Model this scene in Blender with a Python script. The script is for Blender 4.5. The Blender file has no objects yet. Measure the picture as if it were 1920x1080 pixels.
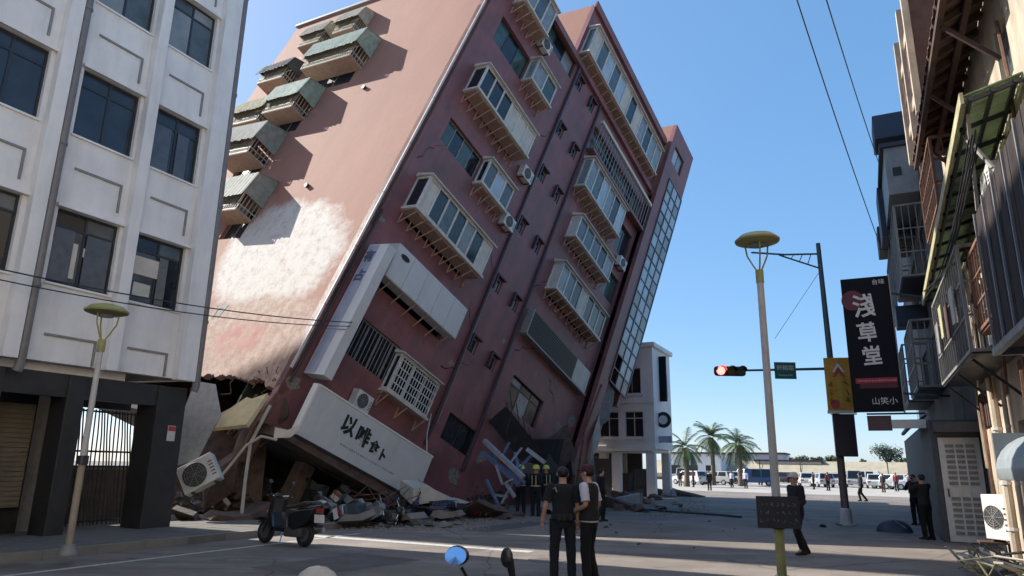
import bpy, bmesh, math, random
from mathutils import Vector, Matrix, Quaternion, noise
random.seed(7)
SC = bpy.context.scene
COL = SC.collection
R = math.radians
# ---------------------------------------------------------------- camera, sky, sun
FPX = 1310.0                                   # focal length in photograph pixels (1920 wide)
C2W = Matrix(((0.99987, -0.0162, 0.0), (-0.00401, -0.24768, -0.96883), (0.01569, 0.96871, -0.24771)))
EYE = Vector((0, 0, 1.7))
cd = bpy.data.cameras.new('camera'); cam = bpy.data.objects.new('camera', cd); COL.objects.link(cam)
cd.sensor_width = 36; cd.lens = FPX / 1920 * 36; cd.clip_end = 3000; cd.clip_start = 0.05
cam.matrix_world = Matrix.Translation(EYE) @ C2W.to_4x4()
SC.camera = cam
SUN = Vector((-0.714, 0.336, 0.612)).normalized()          # towards the sun
w = bpy.data.worlds.new('World'); SC.world = w; w.use_nodes = True
nt = w.node_tree; nt.nodes.clear()
sky = nt.nodes.new('ShaderNodeTexSky'); sky.sky_type = 'NISHITA'; sky.sun_disc = False
sky.sun_elevation = math.asin(SUN.z); sky.sun_rotation = math.atan2(SUN.x, SUN.y)
sky.air_density = 0.7; sky.dust_density = 1.0; sky.ozone_density = 5.0; sky.altitude = 0
bg = nt.nodes.new('ShaderNodeBackground'); bg.inputs[1].default_value = 0.15
wo = nt.nodes.new('ShaderNodeOutputWorld')
# one contrast curve evens the whole sky out, the same in every direction
gam = nt.nodes.new('ShaderNodeGamma'); gam.inputs[1].default_value = 0.45; hsv = nt.nodes.new('ShaderNodeHueSaturation'); hsv.inputs['Saturation'].default_value = 1.68; hsv.inputs['Value'].default_value = 1.27
nt.links.new(sky.outputs[0], gam.inputs[0]); nt.links.new(gam.outputs[0], hsv.inputs['Color']); nt.links.new(hsv.outputs[0], bg.inputs[0]); nt.links.new(bg.outputs[0], wo.inputs[0])
ld = bpy.data.lights.new('sun', 'SUN'); ld.energy = 3.3; ld.angle = R(0.5); ld.color = (1.0, 0.95, 0.87)
sun = bpy.data.objects.new('sun', ld); COL.objects.link(sun)
sun.rotation_euler = SUN.to_track_quat('Z', 'Y').to_euler(); sun.location = SUN * 200
SC.view_settings.view_transform = 'Standard'; SC.view_settings.look = 'None'
SC.view_settings.exposure = 1.45; SC.view_settings.gamma = 1; SC.view_settings.use_curve_mapping = False
SC.cycles.max_bounces = 6; SC.cycles.diffuse_bounces = 4; SC.cycles.glossy_bounces = 3

# ---------------------------------------------------------------- frames
def ray(px, py): return C2W @ Vector(((px - 960) / FPX, -(py - 540) / FPX, -1.0))
def ground(px, py, z=0.0):                     # the point of the ground that a pixel shows
    d = ray(px, py); return EYE + d * ((z - EYE.z) / d.z)
def atY(px, py, Y):
    d = ray(px, py); return EYE + d * (Y / d.y)
_d = ray(1630, 885); SD = Vector((_d.x, _d.y, 0)).normalized(); SN = Vector((SD.y, -SD.x, 0))
SANG = math.atan2(SD.y, SD.x)
def S(s, n, z=0.0): return SD * s + SN * n + Vector((0, 0, z))     # street frame: s along the street, n across it (right is +)
BU = Vector((0.50341, 0.78525, -0.36049)); BV = Vector((0.3145, 0.22207, 0.92292)); BW = Vector((0.80478, -0.57798, -0.13517))
BP0 = Vector(atY(528, 720, 22.0))
BMAT = Matrix.Translation(BP0) @ Matrix((BU, -BW, BV)).transposed().to_4x4()   # leaning building: x along front, y into it, z up its walls
def Bp(u, v, w=0.0): return BP0 + BU * u + BV * v + BW * w

# ---------------------------------------------------------------- materials
MATS = {}
def mat(name, col, rough=0.7, var=0.12, scale=6.0, bump=0.0, bscale=30.0, metal=0.0, spec=0.5, col2=None, dirt=0.0, emit=None, alpha=None, trans=0.0):
    if name in MATS: return MATS[name]
    m = bpy.data.materials.new(name); m.use_nodes = True; t = m.node_tree; N = t.nodes; L = t.links
    b = N['Principled BSDF']; b.inputs['Roughness'].default_value = rough; b.inputs['Metallic'].default_value = metal
    b.inputs['Specular IOR Level'].default_value = spec
    tc = N.new('ShaderNodeTexCoord'); mp = N.new('ShaderNodeMapping'); L.new(tc.outputs['Object'], mp.inputs[0])
    c2 = col2 or tuple(max(0, c * (1 - 2.2 * var)) for c in col)
    nz = N.new('ShaderNodeTexNoise'); nz.inputs['Scale'].default_value = scale; nz.inputs['Detail'].default_value = 7; nz.inputs['Roughness'].default_value = 0.62
    L.new(mp.outputs[0], nz.inputs[0])
    rp = N.new('ShaderNodeValToRGB'); rp.color_ramp.elements[0].position = 0.32; rp.color_ramp.elements[1].position = 0.62
    rp.color_ramp.elements[0].color = (*c2, 1); rp.color_ramp.elements[1].color = (*col, 1)
    L.new(nz.outputs[0], rp.inputs[0]); out = rp.outputs[0]
    if dirt:
        n2 = N.new('ShaderNodeTexNoise'); n2.inputs['Scale'].default_value = 0.9; n2.inputs['Detail'].default_value = 9; n2.inputs['Roughness'].default_value = 0.7
        m2 = N.new('ShaderNodeMapping'); m2.inputs['Scale'].default_value = (1.6, 1.6, 0.28); L.new(tc.outputs['Object'], m2.inputs[0]); L.new(m2.outputs[0], n2.inputs[0])
        r2 = N.new('ShaderNodeMapRange'); r2.inputs[1].default_value = 0.46; r2.inputs[2].default_value = 0.72; L.new(n2.outputs[0], r2.inputs[0])
        mu = N.new('ShaderNodeMath'); mu.operation = 'MULTIPLY'; mu.inputs[1].default_value = dirt; L.new(r2.outputs[0], mu.inputs[0])
        mx = N.new('ShaderNodeMixRGB'); mx.inputs[2].default_value = (0.09, 0.075, 0.06, 1); L.new(mu.outputs[0], mx.inputs[0]); L.new(out, mx.inputs[1]); out = mx.outputs[0]
    L.new(out, b.inputs['Base Color'])
    rr = N.new('ShaderNodeMapRange'); rr.inputs[3].default_value = max(0.03, rough - 0.12); rr.inputs[4].default_value = min(1, rough + 0.1)
    L.new(nz.outputs[0], rr.inputs[0]); L.new(rr.outputs[0], b.inputs['Roughness'])
    if bump:
        n3 = N.new('ShaderNodeTexNoise'); n3.inputs['Scale'].default_value = bscale; n3.inputs['Detail'].default_value = 5; L.new(mp.outputs[0], n3.inputs[0])
        bp = N.new('ShaderNodeBump'); bp.inputs['Strength'].default_value = bump; bp.inputs['Distance'].default_value = 0.02
        L.new(n3.outputs[0], bp.inputs['Height']); L.new(bp.outputs[0], b.inputs['Normal'])
    if emit: b.inputs['Emission Color'].default_value = (*emit[:3], 1); b.inputs['Emission Strength'].default_value = emit[3]
    if trans: b.inputs['Transmission Weight'].default_value = trans
    MATS[name] = m; return m

def wall_tile(name, col, joint, tw, th):
    """small glazed wall tiles: colour only varies tile by tile"""
    m = mat(name, col, 0.5, 0.17, 0.9, dirt=0.55); t = m.node_tree; N = t.nodes; L = t.links; b = N['Principled BSDF']
    src = b.inputs['Base Color'].links[0].from_socket
    tc = next(n for n in N if n.type == 'TEX_COORD')
    sx = N.new('ShaderNodeSeparateXYZ'); L.new(tc.outputs['Object'], sx.inputs[0])
    ad = N.new('ShaderNodeMath'); ad.operation = 'ADD'; L.new(sx.outputs[0], ad.inputs[0]); L.new(sx.outputs[1], ad.inputs[1])
    cb = N.new('ShaderNodeCombineXYZ'); L.new(ad.outputs[0], cb.inputs[0]); L.new(sx.outputs[2], cb.inputs[1])
    br = N.new('ShaderNodeTexBrick'); br.offset = 0.0; br.inputs['Scale'].default_value = 1.0
    br.inputs['Brick Width'].default_value = tw; br.inputs['Row Height'].default_value = th; br.inputs['Mortar Size'].default_value = 0.012
    br.inputs['Color1'].default_value = (1, 1, 1, 1); br.inputs['Color2'].default_value = (0.93, 0.93, 0.93, 1); br.inputs['Mortar'].default_value = (*joint, 1)
    L.new(cb.outputs[0], br.inputs[0])
    mx = N.new('ShaderNodeMixRGB'); mx.blend_type = 'MULTIPLY'; mx.inputs[0].default_value = 1.0
    L.new(src, mx.inputs[1]); L.new(br.outputs[0], mx.inputs[2]); L.new(mx.outputs[0], b.inputs['Base Color'])
    return m

def pink_wall_mat():
    m = bpy.data.materials.new('pink_render'); m.use_nodes = True; t = m.node_tree; N = t.nodes; L = t.links; b = N['Principled BSDF']
    b.inputs['Roughness'].default_value = 0.8
    tc = N.new('ShaderNodeTexCoord'); sx = N.new('ShaderNodeSeparateXYZ'); L.new(tc.outputs['Object'], sx.inputs[0])
    def noise_(scale, detail=8, rough=0.65, sc=(1, 1, 1)):
        mp = N.new('ShaderNodeMapping'); mp.inputs['Scale'].default_value = sc; L.new(tc.outputs['Object'], mp.inputs[0])
        n = N.new('ShaderNodeTexNoise'); n.inputs['Scale'].default_value = scale; n.inputs['Detail'].default_value = detail; n.inputs['Roughness'].default_value = rough
        L.new(mp.outputs[0], n.inputs[0]); return n.outputs[0]
    def math_(op, a, bb=None, clamp=False):
        n = N.new('ShaderNodeMath'); n.operation = op; n.use_clamp = clamp
        for i, q in enumerate((a, bb)):
            if q is None: continue
            if isinstance(q, (int, float)): n.inputs[i].default_value = q
            else: L.new(q, n.inputs[i])
        return n.outputs[0]
    def rng(v, a, bb, c=0, d=1):
        n = N.new('ShaderNodeMapRange'); n.inputs[1].default_value = a; n.inputs[2].default_value = bb; n.inputs[3].default_value = c; n.inputs[4].default_value = d; L.new(v, n.inputs[0]); return n.outputs[0]
    def mix(f, c1, c2):
        n = N.new('ShaderNodeMixRGB')
        for i, q in enumerate((f, c1, c2)):
            if isinstance(q, tuple): n.inputs[i].default_value = (*q, 1)
            else: L.new(q, n.inputs[i])
        return n.outputs[0]
    base = mix(rng(noise_(0.7, sc=(1, 1, 0.4)), 0.35, 0.65), (0.285, 0.132, 0.092), (0.325, 0.153, 0.108))
    base = mix(rng(noise_(5.0, 10, 0.75), 0.5, 0.75, 0, 0.35), base, (0.19, 0.10, 0.075))
    d = sx.outputs[1]; v = sx.outputs[2]
    wob = math_('MULTIPLY', math_('SUBTRACT', noise_(0.8, 6), 0.5), 2.6)
    # old patch of white filler and flaked paint: rotated ellipse in wall metres
    def ell(cd_, cv, a, bb, ang):
        x = math_('SUBTRACT', d, cd_); y = math_('SUBTRACT', v, cv); ca, sa = math.cos(ang), math.sin(ang)
        e1 = math_('DIVIDE', math_('ADD', math_('MULTIPLY', x, ca), math_('MULTIPLY', y, sa)), a)
        e2 = math_('DIVIDE', math_('SUBTRACT', math_('MULTIPLY', y, ca), math_('MULTIPLY', x, sa)), bb)
        r2 = math_('ADD', math_('MULTIPLY', e1, e1), math_('MULTIPLY', e2, e2))
        return math_('ADD', r2, math_('ADD', math_('MULTIPLY', wob, 0.42), math_('MULTIPLY', math_('SUBTRACT', noise_(3.5, 8, 0.75), 0.5), 0.5)))
    m1 = rng(ell(4.4, 5.2, 4.0, 2.7, R(10)), 0.70, 1.10, 1, 0)
    fl = rng(noise_(2.2, 12, 0.85), 0.36, 0.5)
    white = mix(fl, (0.36, 0.285, 0.235), (0.56, 0.53, 0.49))
    white = mix(rng(noise_(6.0, 10, 0.8, (1, 1, 2.2)), 0.56, 0.66, 0, 0.6), white, (0.25, 0.21, 0.185))
    col = mix(m1, base, white)
    m2 = rng(ell(2.8, 1.4, 4.6, 1.9, R(0)), 0.8, 1.1, 0.9, 0)
    crm = mix(rng(noise_(3.0, 10, 0.75), 0.42, 0.6), (0.29, 0.175, 0.13), (0.45, 0.345, 0.275))
    col = mix(m2, col, crm)
    m3 = math_('MULTIPLY', rng(ell(3.6, 1.5, 1.6, 0.8, R(-8)), 0.3, 1.2, 0.85, 0), rng(noise_(1.6, 9, 0.8), 0.38, 0.56))
    col = mix(m3, col, mix(rng(noise_(2.0, 6), 0.4, 0.6), (0.36, 0.10, 0.085), (0.44, 0.20, 0.17)))
    m4 = rng(ell(7.5, 7.6, 2.0, 0.9, R(35)), 0.3, 1.3, 0.35, 0)
    col = mix(m4, col, (0.48, 0.37, 0.30))
    L.new(col, b.inputs['Base Color'])
    bp = N.new('ShaderNodeBump'); bp.inputs['Strength'].default_value = 0.5; bp.inputs['Distance'].default_value = 0.03
    L.new(math_('ADD', noise_(14, 8), math_('MULTIPLY', math_('MULTIPLY', m1, fl), 0.25)), bp.inputs['Height']); L.new(bp.outputs[0], b.inputs['Normal'])
    return m

def asphalt_mat():
    m = bpy.data.materials.new('asphalt'); m.use_nodes = True; t = m.node_tree; N = t.nodes; L = t.links; b = N['Principled BSDF']
    tc = N.new('ShaderNodeTexCoord')
    def nz(s, d=8, r=0.6):
        n = N.new('ShaderNodeTexNoise'); n.inputs['Scale'].default_value = s; n.inputs['Detail'].default_value = d; n.inputs['Roughness'].default_value = r; L.new(tc.outputs['Object'], n.inputs[0]); return n.outputs[0]
    r1 = N.new('ShaderNodeValToRGB'); r1.color_ramp.elements[0].position = 0.3; r1.color_ramp.elements[1].position = 0.7
    r1.color_ramp.elements[0].color = (0.135, 0.110, 0.093, 1); r1.color_ramp.elements[1].color = (0.235, 0.20, 0.17, 1); L.new(nz(0.35), r1.inputs[0])
    mx = N.new('ShaderNodeMixRGB'); mx.blend_type = 'OVERLAY'; mx.inputs[0].default_value = 0.55; L.new(r1.outputs[0], mx.inputs[1]); L.new(nz(45, 3, 0.7), mx.inputs[2])
    vo = N.new('ShaderNodeTexVoronoi'); vo.feature = 'DISTANCE_TO_EDGE'; vo.inputs['Scale'].default_value = 0.22; 
    mv = N.new('ShaderNodeMixRGB'); mv.inputs[0].default_value = 0.18
    n4 = N.new('ShaderNodeTexNoise'); n4.inputs['Scale'].default_value = 1.5; L.new(tc.outputs['Object'], n4.inputs[0])
    L.new(tc.outputs['Object'], mv.inputs[1]); L.new(n4.outputs[1], mv.inputs[2]); L.new(mv.outputs[0], vo.inputs[0])
    cr = N.new('ShaderNodeMapRange'); cr.inputs[1].default_value = 0.0; cr.inputs[2].default_value = 0.005; cr.inputs[3].default_value = 0.8; cr.inputs[4].default_value = 0; L.new(vo.outputs[0], cr.inputs[0])
    m2 = N.new('ShaderNodeMixRGB'); L.new(cr.outputs[0], m2.inputs[0]); L.new(mx.outputs[0], m2.inputs[1]); m2.inputs[2].default_value = (0.03, 0.03, 0.03, 1)
    # tyre tracks and oil: long streaks along the street
    ms = N.new('ShaderNodeMapping'); ms.inputs['Rotation'].default_value = (0, 0, -SANG); ms.inputs['Scale'].default_value = (0.05, 1.1, 1); L.new(tc.outputs['Object'], ms.inputs[0])
    ns = N.new('ShaderNodeTexNoise'); ns.inputs['Scale'].default_value = 1.0; ns.inputs['Detail'].default_value = 6; ns.inputs['Roughness'].default_value = 0.7; L.new(ms.outputs[0], ns.inputs[0])
    rs = N.new('ShaderNodeMapRange'); rs.inputs[1].default_value = 0.48; rs.inputs[2].default_value = 0.66; rs.inputs[4].default_value = 0.55; L.new(ns.outputs[0], rs.inputs[0])
    no = N.new('ShaderNodeMapRange'); no.inputs[1].default_value = 0.62; no.inputs[2].default_value = 0.70; no.inputs[4].default_value = 0.6; L.new(nz(1.3, 5, 0.55), no.inputs[0])
    mo = N.new('ShaderNodeMath'); mo.operation = 'MAXIMUM'; L.new(rs.outputs[0], mo.inputs[0]); L.new(no.outputs[0], mo.inputs[1])
    mst = N.new('ShaderNodeMixRGB'); L.new(mo.outputs[0], mst.inputs[0]); L.new(m2.outputs[0], mst.inputs[1]); mst.inputs[2].default_value = (0.055, 0.047, 0.042, 1)
    # pale concrete dust
    du = N.new('ShaderNodeMapRange'); du.inputs[1].default_value = 0.5; du.inputs[2].default_value = 0.72; du.inputs[4].default_value = 0.5; L.new(nz(0.5, 10, 0.75), du.inputs[0])
    m3 = N.new('ShaderNodeMixRGB'); L.new(du.outputs[0], m3.inputs[0]); L.new(mst.outputs[0], m3.inputs[1]); m3.inputs[2].default_value = (0.34, 0.305, 0.26, 1)
    L.new(m3.outputs[0], b.inputs['Base Color']); b.inputs['Roughness'].default_value = 0.85
    bp = N.new('ShaderNodeBump'); bp.inputs['Strength'].default_value = 0.35; bp.inputs['Distance'].default_value = 0.01; L.new(nz(60, 4), bp.inputs['Height']); L.new(bp.outputs[0], b.inputs['Normal'])
    return m

# ---------------------------------------------------------------- mesh helpers
class MB:
    def __init__(self, org=(0, 0, 0), M=None):
        self.v = []; self.f = []; self.org = Vector(org); self.M = M
    def _a(self, pts, faces):
        o = len(self.v)
        for p in pts:
            p = Vector(p); self.v.append((self.M @ p if self.M else p) - self.org)
        self.f += [tuple(i + o for i in q) for q in faces]
        return self
    def box(self, x0, x1, y0, y1, z0, z1):
        return self._a([(x0, y0, z0), (x1, y0, z0), (x1, y1, z0), (x0, y1, z0), (x0, y0, z1), (x1, y0, z1), (x1, y1, z1), (x0, y1, z1)],
                       [(0, 3, 2, 1), (4, 5, 6, 7), (0, 1, 5, 4), (1, 2, 6, 5), (2, 3, 7, 6), (3, 0, 4, 7)])
    def hexa(self, b4, t4):
        return self._a(list(b4) + list(t4), [(0, 3, 2, 1), (4, 5, 6, 7), (0, 1, 5, 4), (1, 2, 6, 5), (2, 3, 7, 6), (3, 0, 4, 7)])
    def bar(self, a, b, wx=0.05, wy=None, up=(0, 0, 1)):
        a = Vector(a); b = Vector(b); wy = wy or wx; d = (b - a).normalized(); up = Vector(up)
        if abs(d.dot(up)) > 0.98: up = Vector((1, 0, 0)) if abs(d.x) < 0.9 else Vector((0, 1, 0))
        x = d.cross(up).normalized() * wx / 2; y = d.cross(x).normalized() * wy / 2
        return self.hexa([a - x - y, a + x - y, a + x + y, a - x + y], [b - x - y, b + x - y, b + x + y, b - x + y])
    def tube(self, pts, r, n=8, cap=True):
        pts = [Vector(p) for p in pts]; rr = r if isinstance(r, (list, tuple)) else [r] * len(pts); o = len(self.v); vs = []; fs = []
        up = Vector((0, 0, 1))
        for i, p in enumerate(pts):
            d = (pts[min(i + 1, len(pts) - 1)] - pts[max(i - 1, 0)]).normalized()
            if i == 0:
                if abs(d.z) > 0.95: up = Vector((1, 0, 0))
                x = d.cross(up).normalized()
            else: x = (x - d * x.dot(d)).normalized()
            y = d.cross(x)
            for k in range(n):
                a = 2 * math.pi * k / n; vs.append(p + (x * math.cos(a) + y * math.sin(a)) * rr[i])
        for i in range(len(pts) - 1):
            for k in range(n): fs.append((i * n + k, i * n + (k + 1) % n, (i + 1) * n + (k + 1) % n, (i + 1) * n + k))
        if cap: fs.append(tuple(range(n))[::-1]); fs.append(tuple((len(pts) - 1) * n + k for k in range(n)))
        return self._a(vs, fs)
    def lathe(self, prof, n=20, axis='z', c=(0, 0, 0)):
        vs = []; fs = []; c = Vector(c)
        for (r, h) in prof:
            for k in range(n):
                a = 2 * math.pi * k / n; q = (r * math.cos(a), r * math.sin(a), h)
                if axis == 'x': q = (q[2], q[0], q[1])
                if axis == 'y': q = (q[0], q[2], q[1])
                vs.append(c + Vector(q))
        m = len(prof)
        for i in range(m - 1):
            for k in range(n): fs.append((i * n + k, i * n + (k + 1) % n, (i + 1) * n + (k + 1) % n, (i + 1) * n + k))
        fs.append(tuple(range(n))[::-1]); fs.append(tuple((m - 1) * n + k for k in range(n)))
        return self._a(vs, fs)
    def prism(self, poly, t0, t1, f):
        """poly of (a, b) pairs pushed from t0 to t1; f(a, b, t) -> point"""
        n = len(poly); vs = [f(a, b, t0) for a, b in poly] + [f(a, b, t1) for a, b in poly]
        return self._a(vs, [tuple(range(n))[::-1], tuple(range(n, 2 * n))] + [(i, (i + 1) % n, n + (i + 1) % n, n + i) for i in range(n)])
    def ball(self, c, r, n=12, m=8):
        c = Vector(c); r = r if isinstance(r, (tuple, list)) else (r, r, r); vs = []; fs = []
        for i in range(m + 1):
            th = math.pi * i / m
            for k in range(n):
                a = 2 * math.pi * k / n; vs.append(c + Vector((r[0] * math.sin(th) * math.cos(a), r[1] * math.sin(th) * math.sin(a), r[2] * math.cos(th))))
        for i in range(m):
            for k in range(n): fs.append((i * n + k, (i + 1) * n + k, (i + 1) * n + (k + 1) % n, i * n + (k + 1) % n))
        return self._a(vs, fs)
    def quad(self, *p): return self._a(p, [tuple(range(len(p)))])
    def mesh(self, name, m, smooth=False):
        me = bpy.data.meshes.new(name); me.from_pydata([tuple(p) for p in self.v], [], self.f); me.update()
        if m: me.materials.append(m)
        if smooth:
            me.polygons.foreach_set('use_smooth', [True] * len(me.polygons))
        return me
    def build(self, name, m, parent=None, smooth=False, bevel=0.0):
        bm = bmesh.new(); me0 = self.mesh(name, m, smooth); bm.from_mesh(me0)
        bmesh.ops.recalc_face_normals(bm, faces=bm.faces)
        bm.to_mesh(me0); bm.free()
        if smooth: me0.polygons.foreach_set('use_smooth', [True] * len(me0.polygons))
        o = bpy.data.objects.new(name, me0); COL.objects.link(o)
        if parent: o.parent = parent
        if bevel:
            bv = o.modifiers.new('bevel', 'BEVEL'); bv.width = bevel; bv.segments = 2; bv.limit_method = 'ANGLE'
        if smooth:
            try: me0.set_sharp_from_angle(angle=R(40))
            except Exception: pass
        return o
def tag(o, label=None, cat=None, group=None, kind=None):
    if label: o['label'] = label
    if cat: o['category'] = cat
    if group: o['group'] = group
    if kind: o['kind'] = kind
    return o
def thing(name, label, cat, loc=(0, 0, 0), rotz=0.0, group=None, matrix=None):
    o = bpy.data.objects.new(name, None); COL.objects.link(o); o.empty_display_size = 0.2
    if matrix is not None: o.matrix_world = matrix
    else: o.location = loc; o.rotation_euler = (0, 0, rotz)
    return tag(o, label, cat, group)
def Sthing(name, label, cat, s, n, z=0.0, group=None):   # a thing whose local x runs along the street, local y = -n (to the left)
    return thing(name, label, cat, S(s, n, z), SANG, group)
def inst(src, name, parent, loc=(0, 0, 0), rot=(0, 0, 0), m=None):
    o = bpy.data.objects.new(name, src); COL.objects.link(o); o.parent = parent; o.location = loc; o.rotation_euler = rot
    return o
def dup(root, matrix, label=None, group=None):
    r = root.copy(); COL.objects.link(r); r.matrix_world = matrix
    if label: r['label'] = label
    if group: r['group'] = group
    for ch in list(root.children):
        c = ch.copy(); COL.objects.link(c); c.parent = r
        for g in list(ch.children):
            q = g.copy(); COL.objects.link(q); q.parent = c
    return r
def text(body, size, m, parent, M, name='lettering', thick=0.0, ext=0.006, align='CENTER', line=1.0):
    cu = bpy.data.curves.new('lettering', 'FONT'); cu.body = body; cu.size = size; cu.extrude = ext; cu.offset = thick
    cu.align_x = align; cu.align_y = 'CENTER'; cu.space_line = line; cu.resolution_u = 3
    t = bpy.data.objects.new('lettering_source', cu); COL.objects.link(t); dg = bpy.context.evaluated_depsgraph_get()
    me = bpy.data.meshes.new_from_object(t.evaluated_get(dg)); bpy.data.objects.remove(t); bpy.data.curves.remove(cu)
    me.materials.clear(); me.materials.append(m); me.transform(M)
    o = bpy.data.objects.new(name, me); COL.objects.link(o)
    if parent: o.parent = parent
    return o
def basis(o, x, y):                           # matrix that lays a flat text with its x and y along the given directions
    x = Vector(x).normalized(); y = Vector(y); y = (y - x * x.dot(y)).normalized(); z = x.cross(y)
    M = Matrix((x, y, z)).transposed().to_4x4(); M.translation = Vector(o); return M
def wall_holes(mb, F, a0, a1, b0, b1, holes, depth=0.3):
    """a wall in the a-b plane with real openings; F(a, b, c) -> point, c runs into the building"""
    A = sorted({a0, a1, *[h[0] for h in holes], *[h[1] for h in holes]}); B = sorted({b0, b1, *[h[2] for h in holes], *[h[3] for h in holes]})
    A = [a for a in A if a0 <= a <= a1]; B = [b for b in B if b0 <= b <= b1]
    for i in range(len(A) - 1):
        for j in range(len(B) - 1):
            ca = (A[i] + A[i + 1]) / 2; cb = (B[j] + B[j + 1]) / 2
            if any(h[0] < ca < h[1] and h[2] < cb < h[3] for h in holes): continue
            mb.quad(F(A[i], B[j], 0), F(A[i + 1], B[j], 0), F(A[i + 1], B[j + 1], 0), F(A[i], B[j + 1], 0))
            mb.quad(F(A[i], B[j], depth), F(A[i + 1], B[j], depth), F(A[i + 1], B[j + 1], depth), F(A[i], B[j + 1], depth))
    for h in holes + [(a0, a1, b0, b1)]:
        p = [(h[0], h[2]), (h[1], h[2]), (h[1], h[3]), (h[0], h[3])]
        for k in range(4):
            q, r_ = p[k], p[(k + 1) % 4]; mb.quad(F(*q, 0), F(*r_, 0), F(*r_, depth), F(*q, depth))
    return mb
def fbox(mb, F, a0, a1, b0, b1, c0, c1):
    return mb.hexa([F(a0, b0, c0), F(a1, b0, c0), F(a1, b1, c0), F(a0, b1, c0)], [F(a0, b0, c1), F(a1, b0, c1), F(a1, b1, c1), F(a0, b1, c1)])
def window(parent, F, a0, a1, b0, b1, c, cols=2, transom=0.0, fm=None, panes=None, fw=0.06, name='window', bars=0, org=(0, 0, 0)):
    mb = MB(org); t = 0.05
    fbox(mb, F, a0, a0 + fw, b0, b1, c, c + t); fbox(mb, F, a1 - fw, a1, b0, b1, c, c + t)
    fbox(mb, F, a0 + fw, a1 - fw, b0, b0 + fw, c, c + t); fbox(mb, F, a0 + fw, a1 - fw, b1 - fw, b1, c, c + t)
    top = b1 - fw
    if transom: fbox(mb, F, a0 + fw, a1 - fw, b1 - transom - fw, b1 - transom, c, c + t); top = b1 - transom - fw
    for k in range(1, cols):
        x = a0 + (a1 - a0) * k / cols; fbox(mb, F, x - fw / 2, x + fw / 2, b0 + fw, b1 - fw, c + 0.002, c + t)
    for k in range(bars):
        x = a0 + (a1 - a0) * (k + 0.5) / bars; fbox(mb, F, x - 0.012, x + 0.012, b0, b1, c - 0.06, c - 0.035)
    o = mb.build(name, fm, parent); panes = panes or [MATS['glass_dark']]
    for k in range(cols):
        x0 = a0 + (a1 - a0) * k / cols; x1 = a0 + (a1 - a0) * (k + 1) / cols
        q = MB(org); fbox(q, F, x0 + fw / 2, x1 - fw / 2, b0 + fw, top, c + 0.02, c + 0.03); q.build('pane', panes[k % len(panes)], o)
        if transom: q = MB(org); fbox(q, F, x0 + fw / 2, x1 - fw / 2, top + fw, b1 - fw, c + 0.02, c + 0.03); q.build('pane', panes[(k + 1) % len(panes)], o)
    return o
# ---------------------------------------------------------------- material set
PINK = pink_wall_mat(); ASPH = asphalt_mat()
MAROON = wall_tile('maroon_tile', (0.29, 0.110, 0.112), (0.84, 0.82, 0.82), 0.12, 0.06)
mat('glass_dark', (0.018, 0.022, 0.028), 0.1, 0.2, 3); mat('glass_blue', (0.035, 0.045, 0.06), 0.1, 0.15, 2); mat('glass_grey', (0.10, 0.12, 0.13), 0.12, 0.2, 2)
mat('glass_pale', (0.25, 0.275, 0.28), 0.2, 0.15, 2); mat('glass_sky_reflection', (0.42, 0.50, 0.57), 0.22, 0.12, 1.5); mat('glass_green', (0.06, 0.10, 0.09), 0.12, 0.2, 2)  # sky glass: the sky's reflection is put into its pale colour
mat('curtain', (0.55, 0.52, 0.46), 0.8, 0.1, 4); mat('frame_white', (0.66, 0.63, 0.58), 0.5, 0.12, 5, dirt=0.5); mat('frame_dark', (0.025, 0.027, 0.032), 0.45, 0.1)
mat('frame_grey', (0.26, 0.25, 0.24), 0.5, 0.1); mat('panel_cream', (0.62, 0.56, 0.48), 0.6, 0.08, 3, dirt=0.3); mat('bracket_tan', (0.42, 0.27, 0.20), 0.7, 0.15, dirt=0.2)
mat('white_paint', (0.83, 0.80, 0.77), 0.75, 0.05, 1.2, bump=0.12, bscale=80, dirt=0.2); mat('pilaster_paint', (0.84, 0.81, 0.78), 0.75, 0.05, 1.2, dirt=0.2)
mat('pipe_grey', (0.20, 0.185, 0.18), 0.5, 0.1); mat('black_stone', (0.028, 0.026, 0.026), 0.55, 0.2, 3); mat('shutter_beige', (0.20, 0.165, 0.115), 0.6, 0.12, 2, dirt=0.3)
mat('gate_iron', (0.018, 0.017, 0.017), 0.5, 0.2); mat('sidewalk', (0.15, 0.135, 0.12), 0.85, 0.12, 1.5, bump=0.3, bscale=40, dirt=0.25); mat('kerb', (0.20, 0.185, 0.165), 0.85, 0.12, 3, dirt=0.3)
mat('paint_line', (0.52, 0.51, 0.48), 0.7, 0.16, 12); mat('concrete', (0.24, 0.215, 0.19), 0.9, 0.16, 3, bump=0.6, bscale=14, dirt=0.3); mat('concrete_pale', (0.46, 0.42, 0.36), 0.9, 0.12, 3, bump=0.5, bscale=18)
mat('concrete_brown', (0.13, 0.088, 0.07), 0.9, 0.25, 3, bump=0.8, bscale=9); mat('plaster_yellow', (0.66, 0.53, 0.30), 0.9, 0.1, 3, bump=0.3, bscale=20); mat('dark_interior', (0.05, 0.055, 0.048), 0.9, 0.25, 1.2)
mat('rust', (0.20, 0.10, 0.06), 0.8, 0.25, 8); mat('steel_pale', (0.40, 0.42, 0.45), 0.4, 0.12, 5, metal=0.4); mat('steel_blue', (0.10, 0.14, 0.26), 0.5, 0.15)
mat('ac_white', (0.62, 0.61, 0.57), 0.5, 0.06, 3, dirt=0.25); mat('ac_dark', (0.06, 0.06, 0.06), 0.5, 0.1); mat('sign_white', (0.60, 0.595, 0.58), 0.45, 0.04, 1.5, dirt=0.12); mat('sign_edge', (0.78, 0.74, 0.68), 0.5, 0.05)
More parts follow.
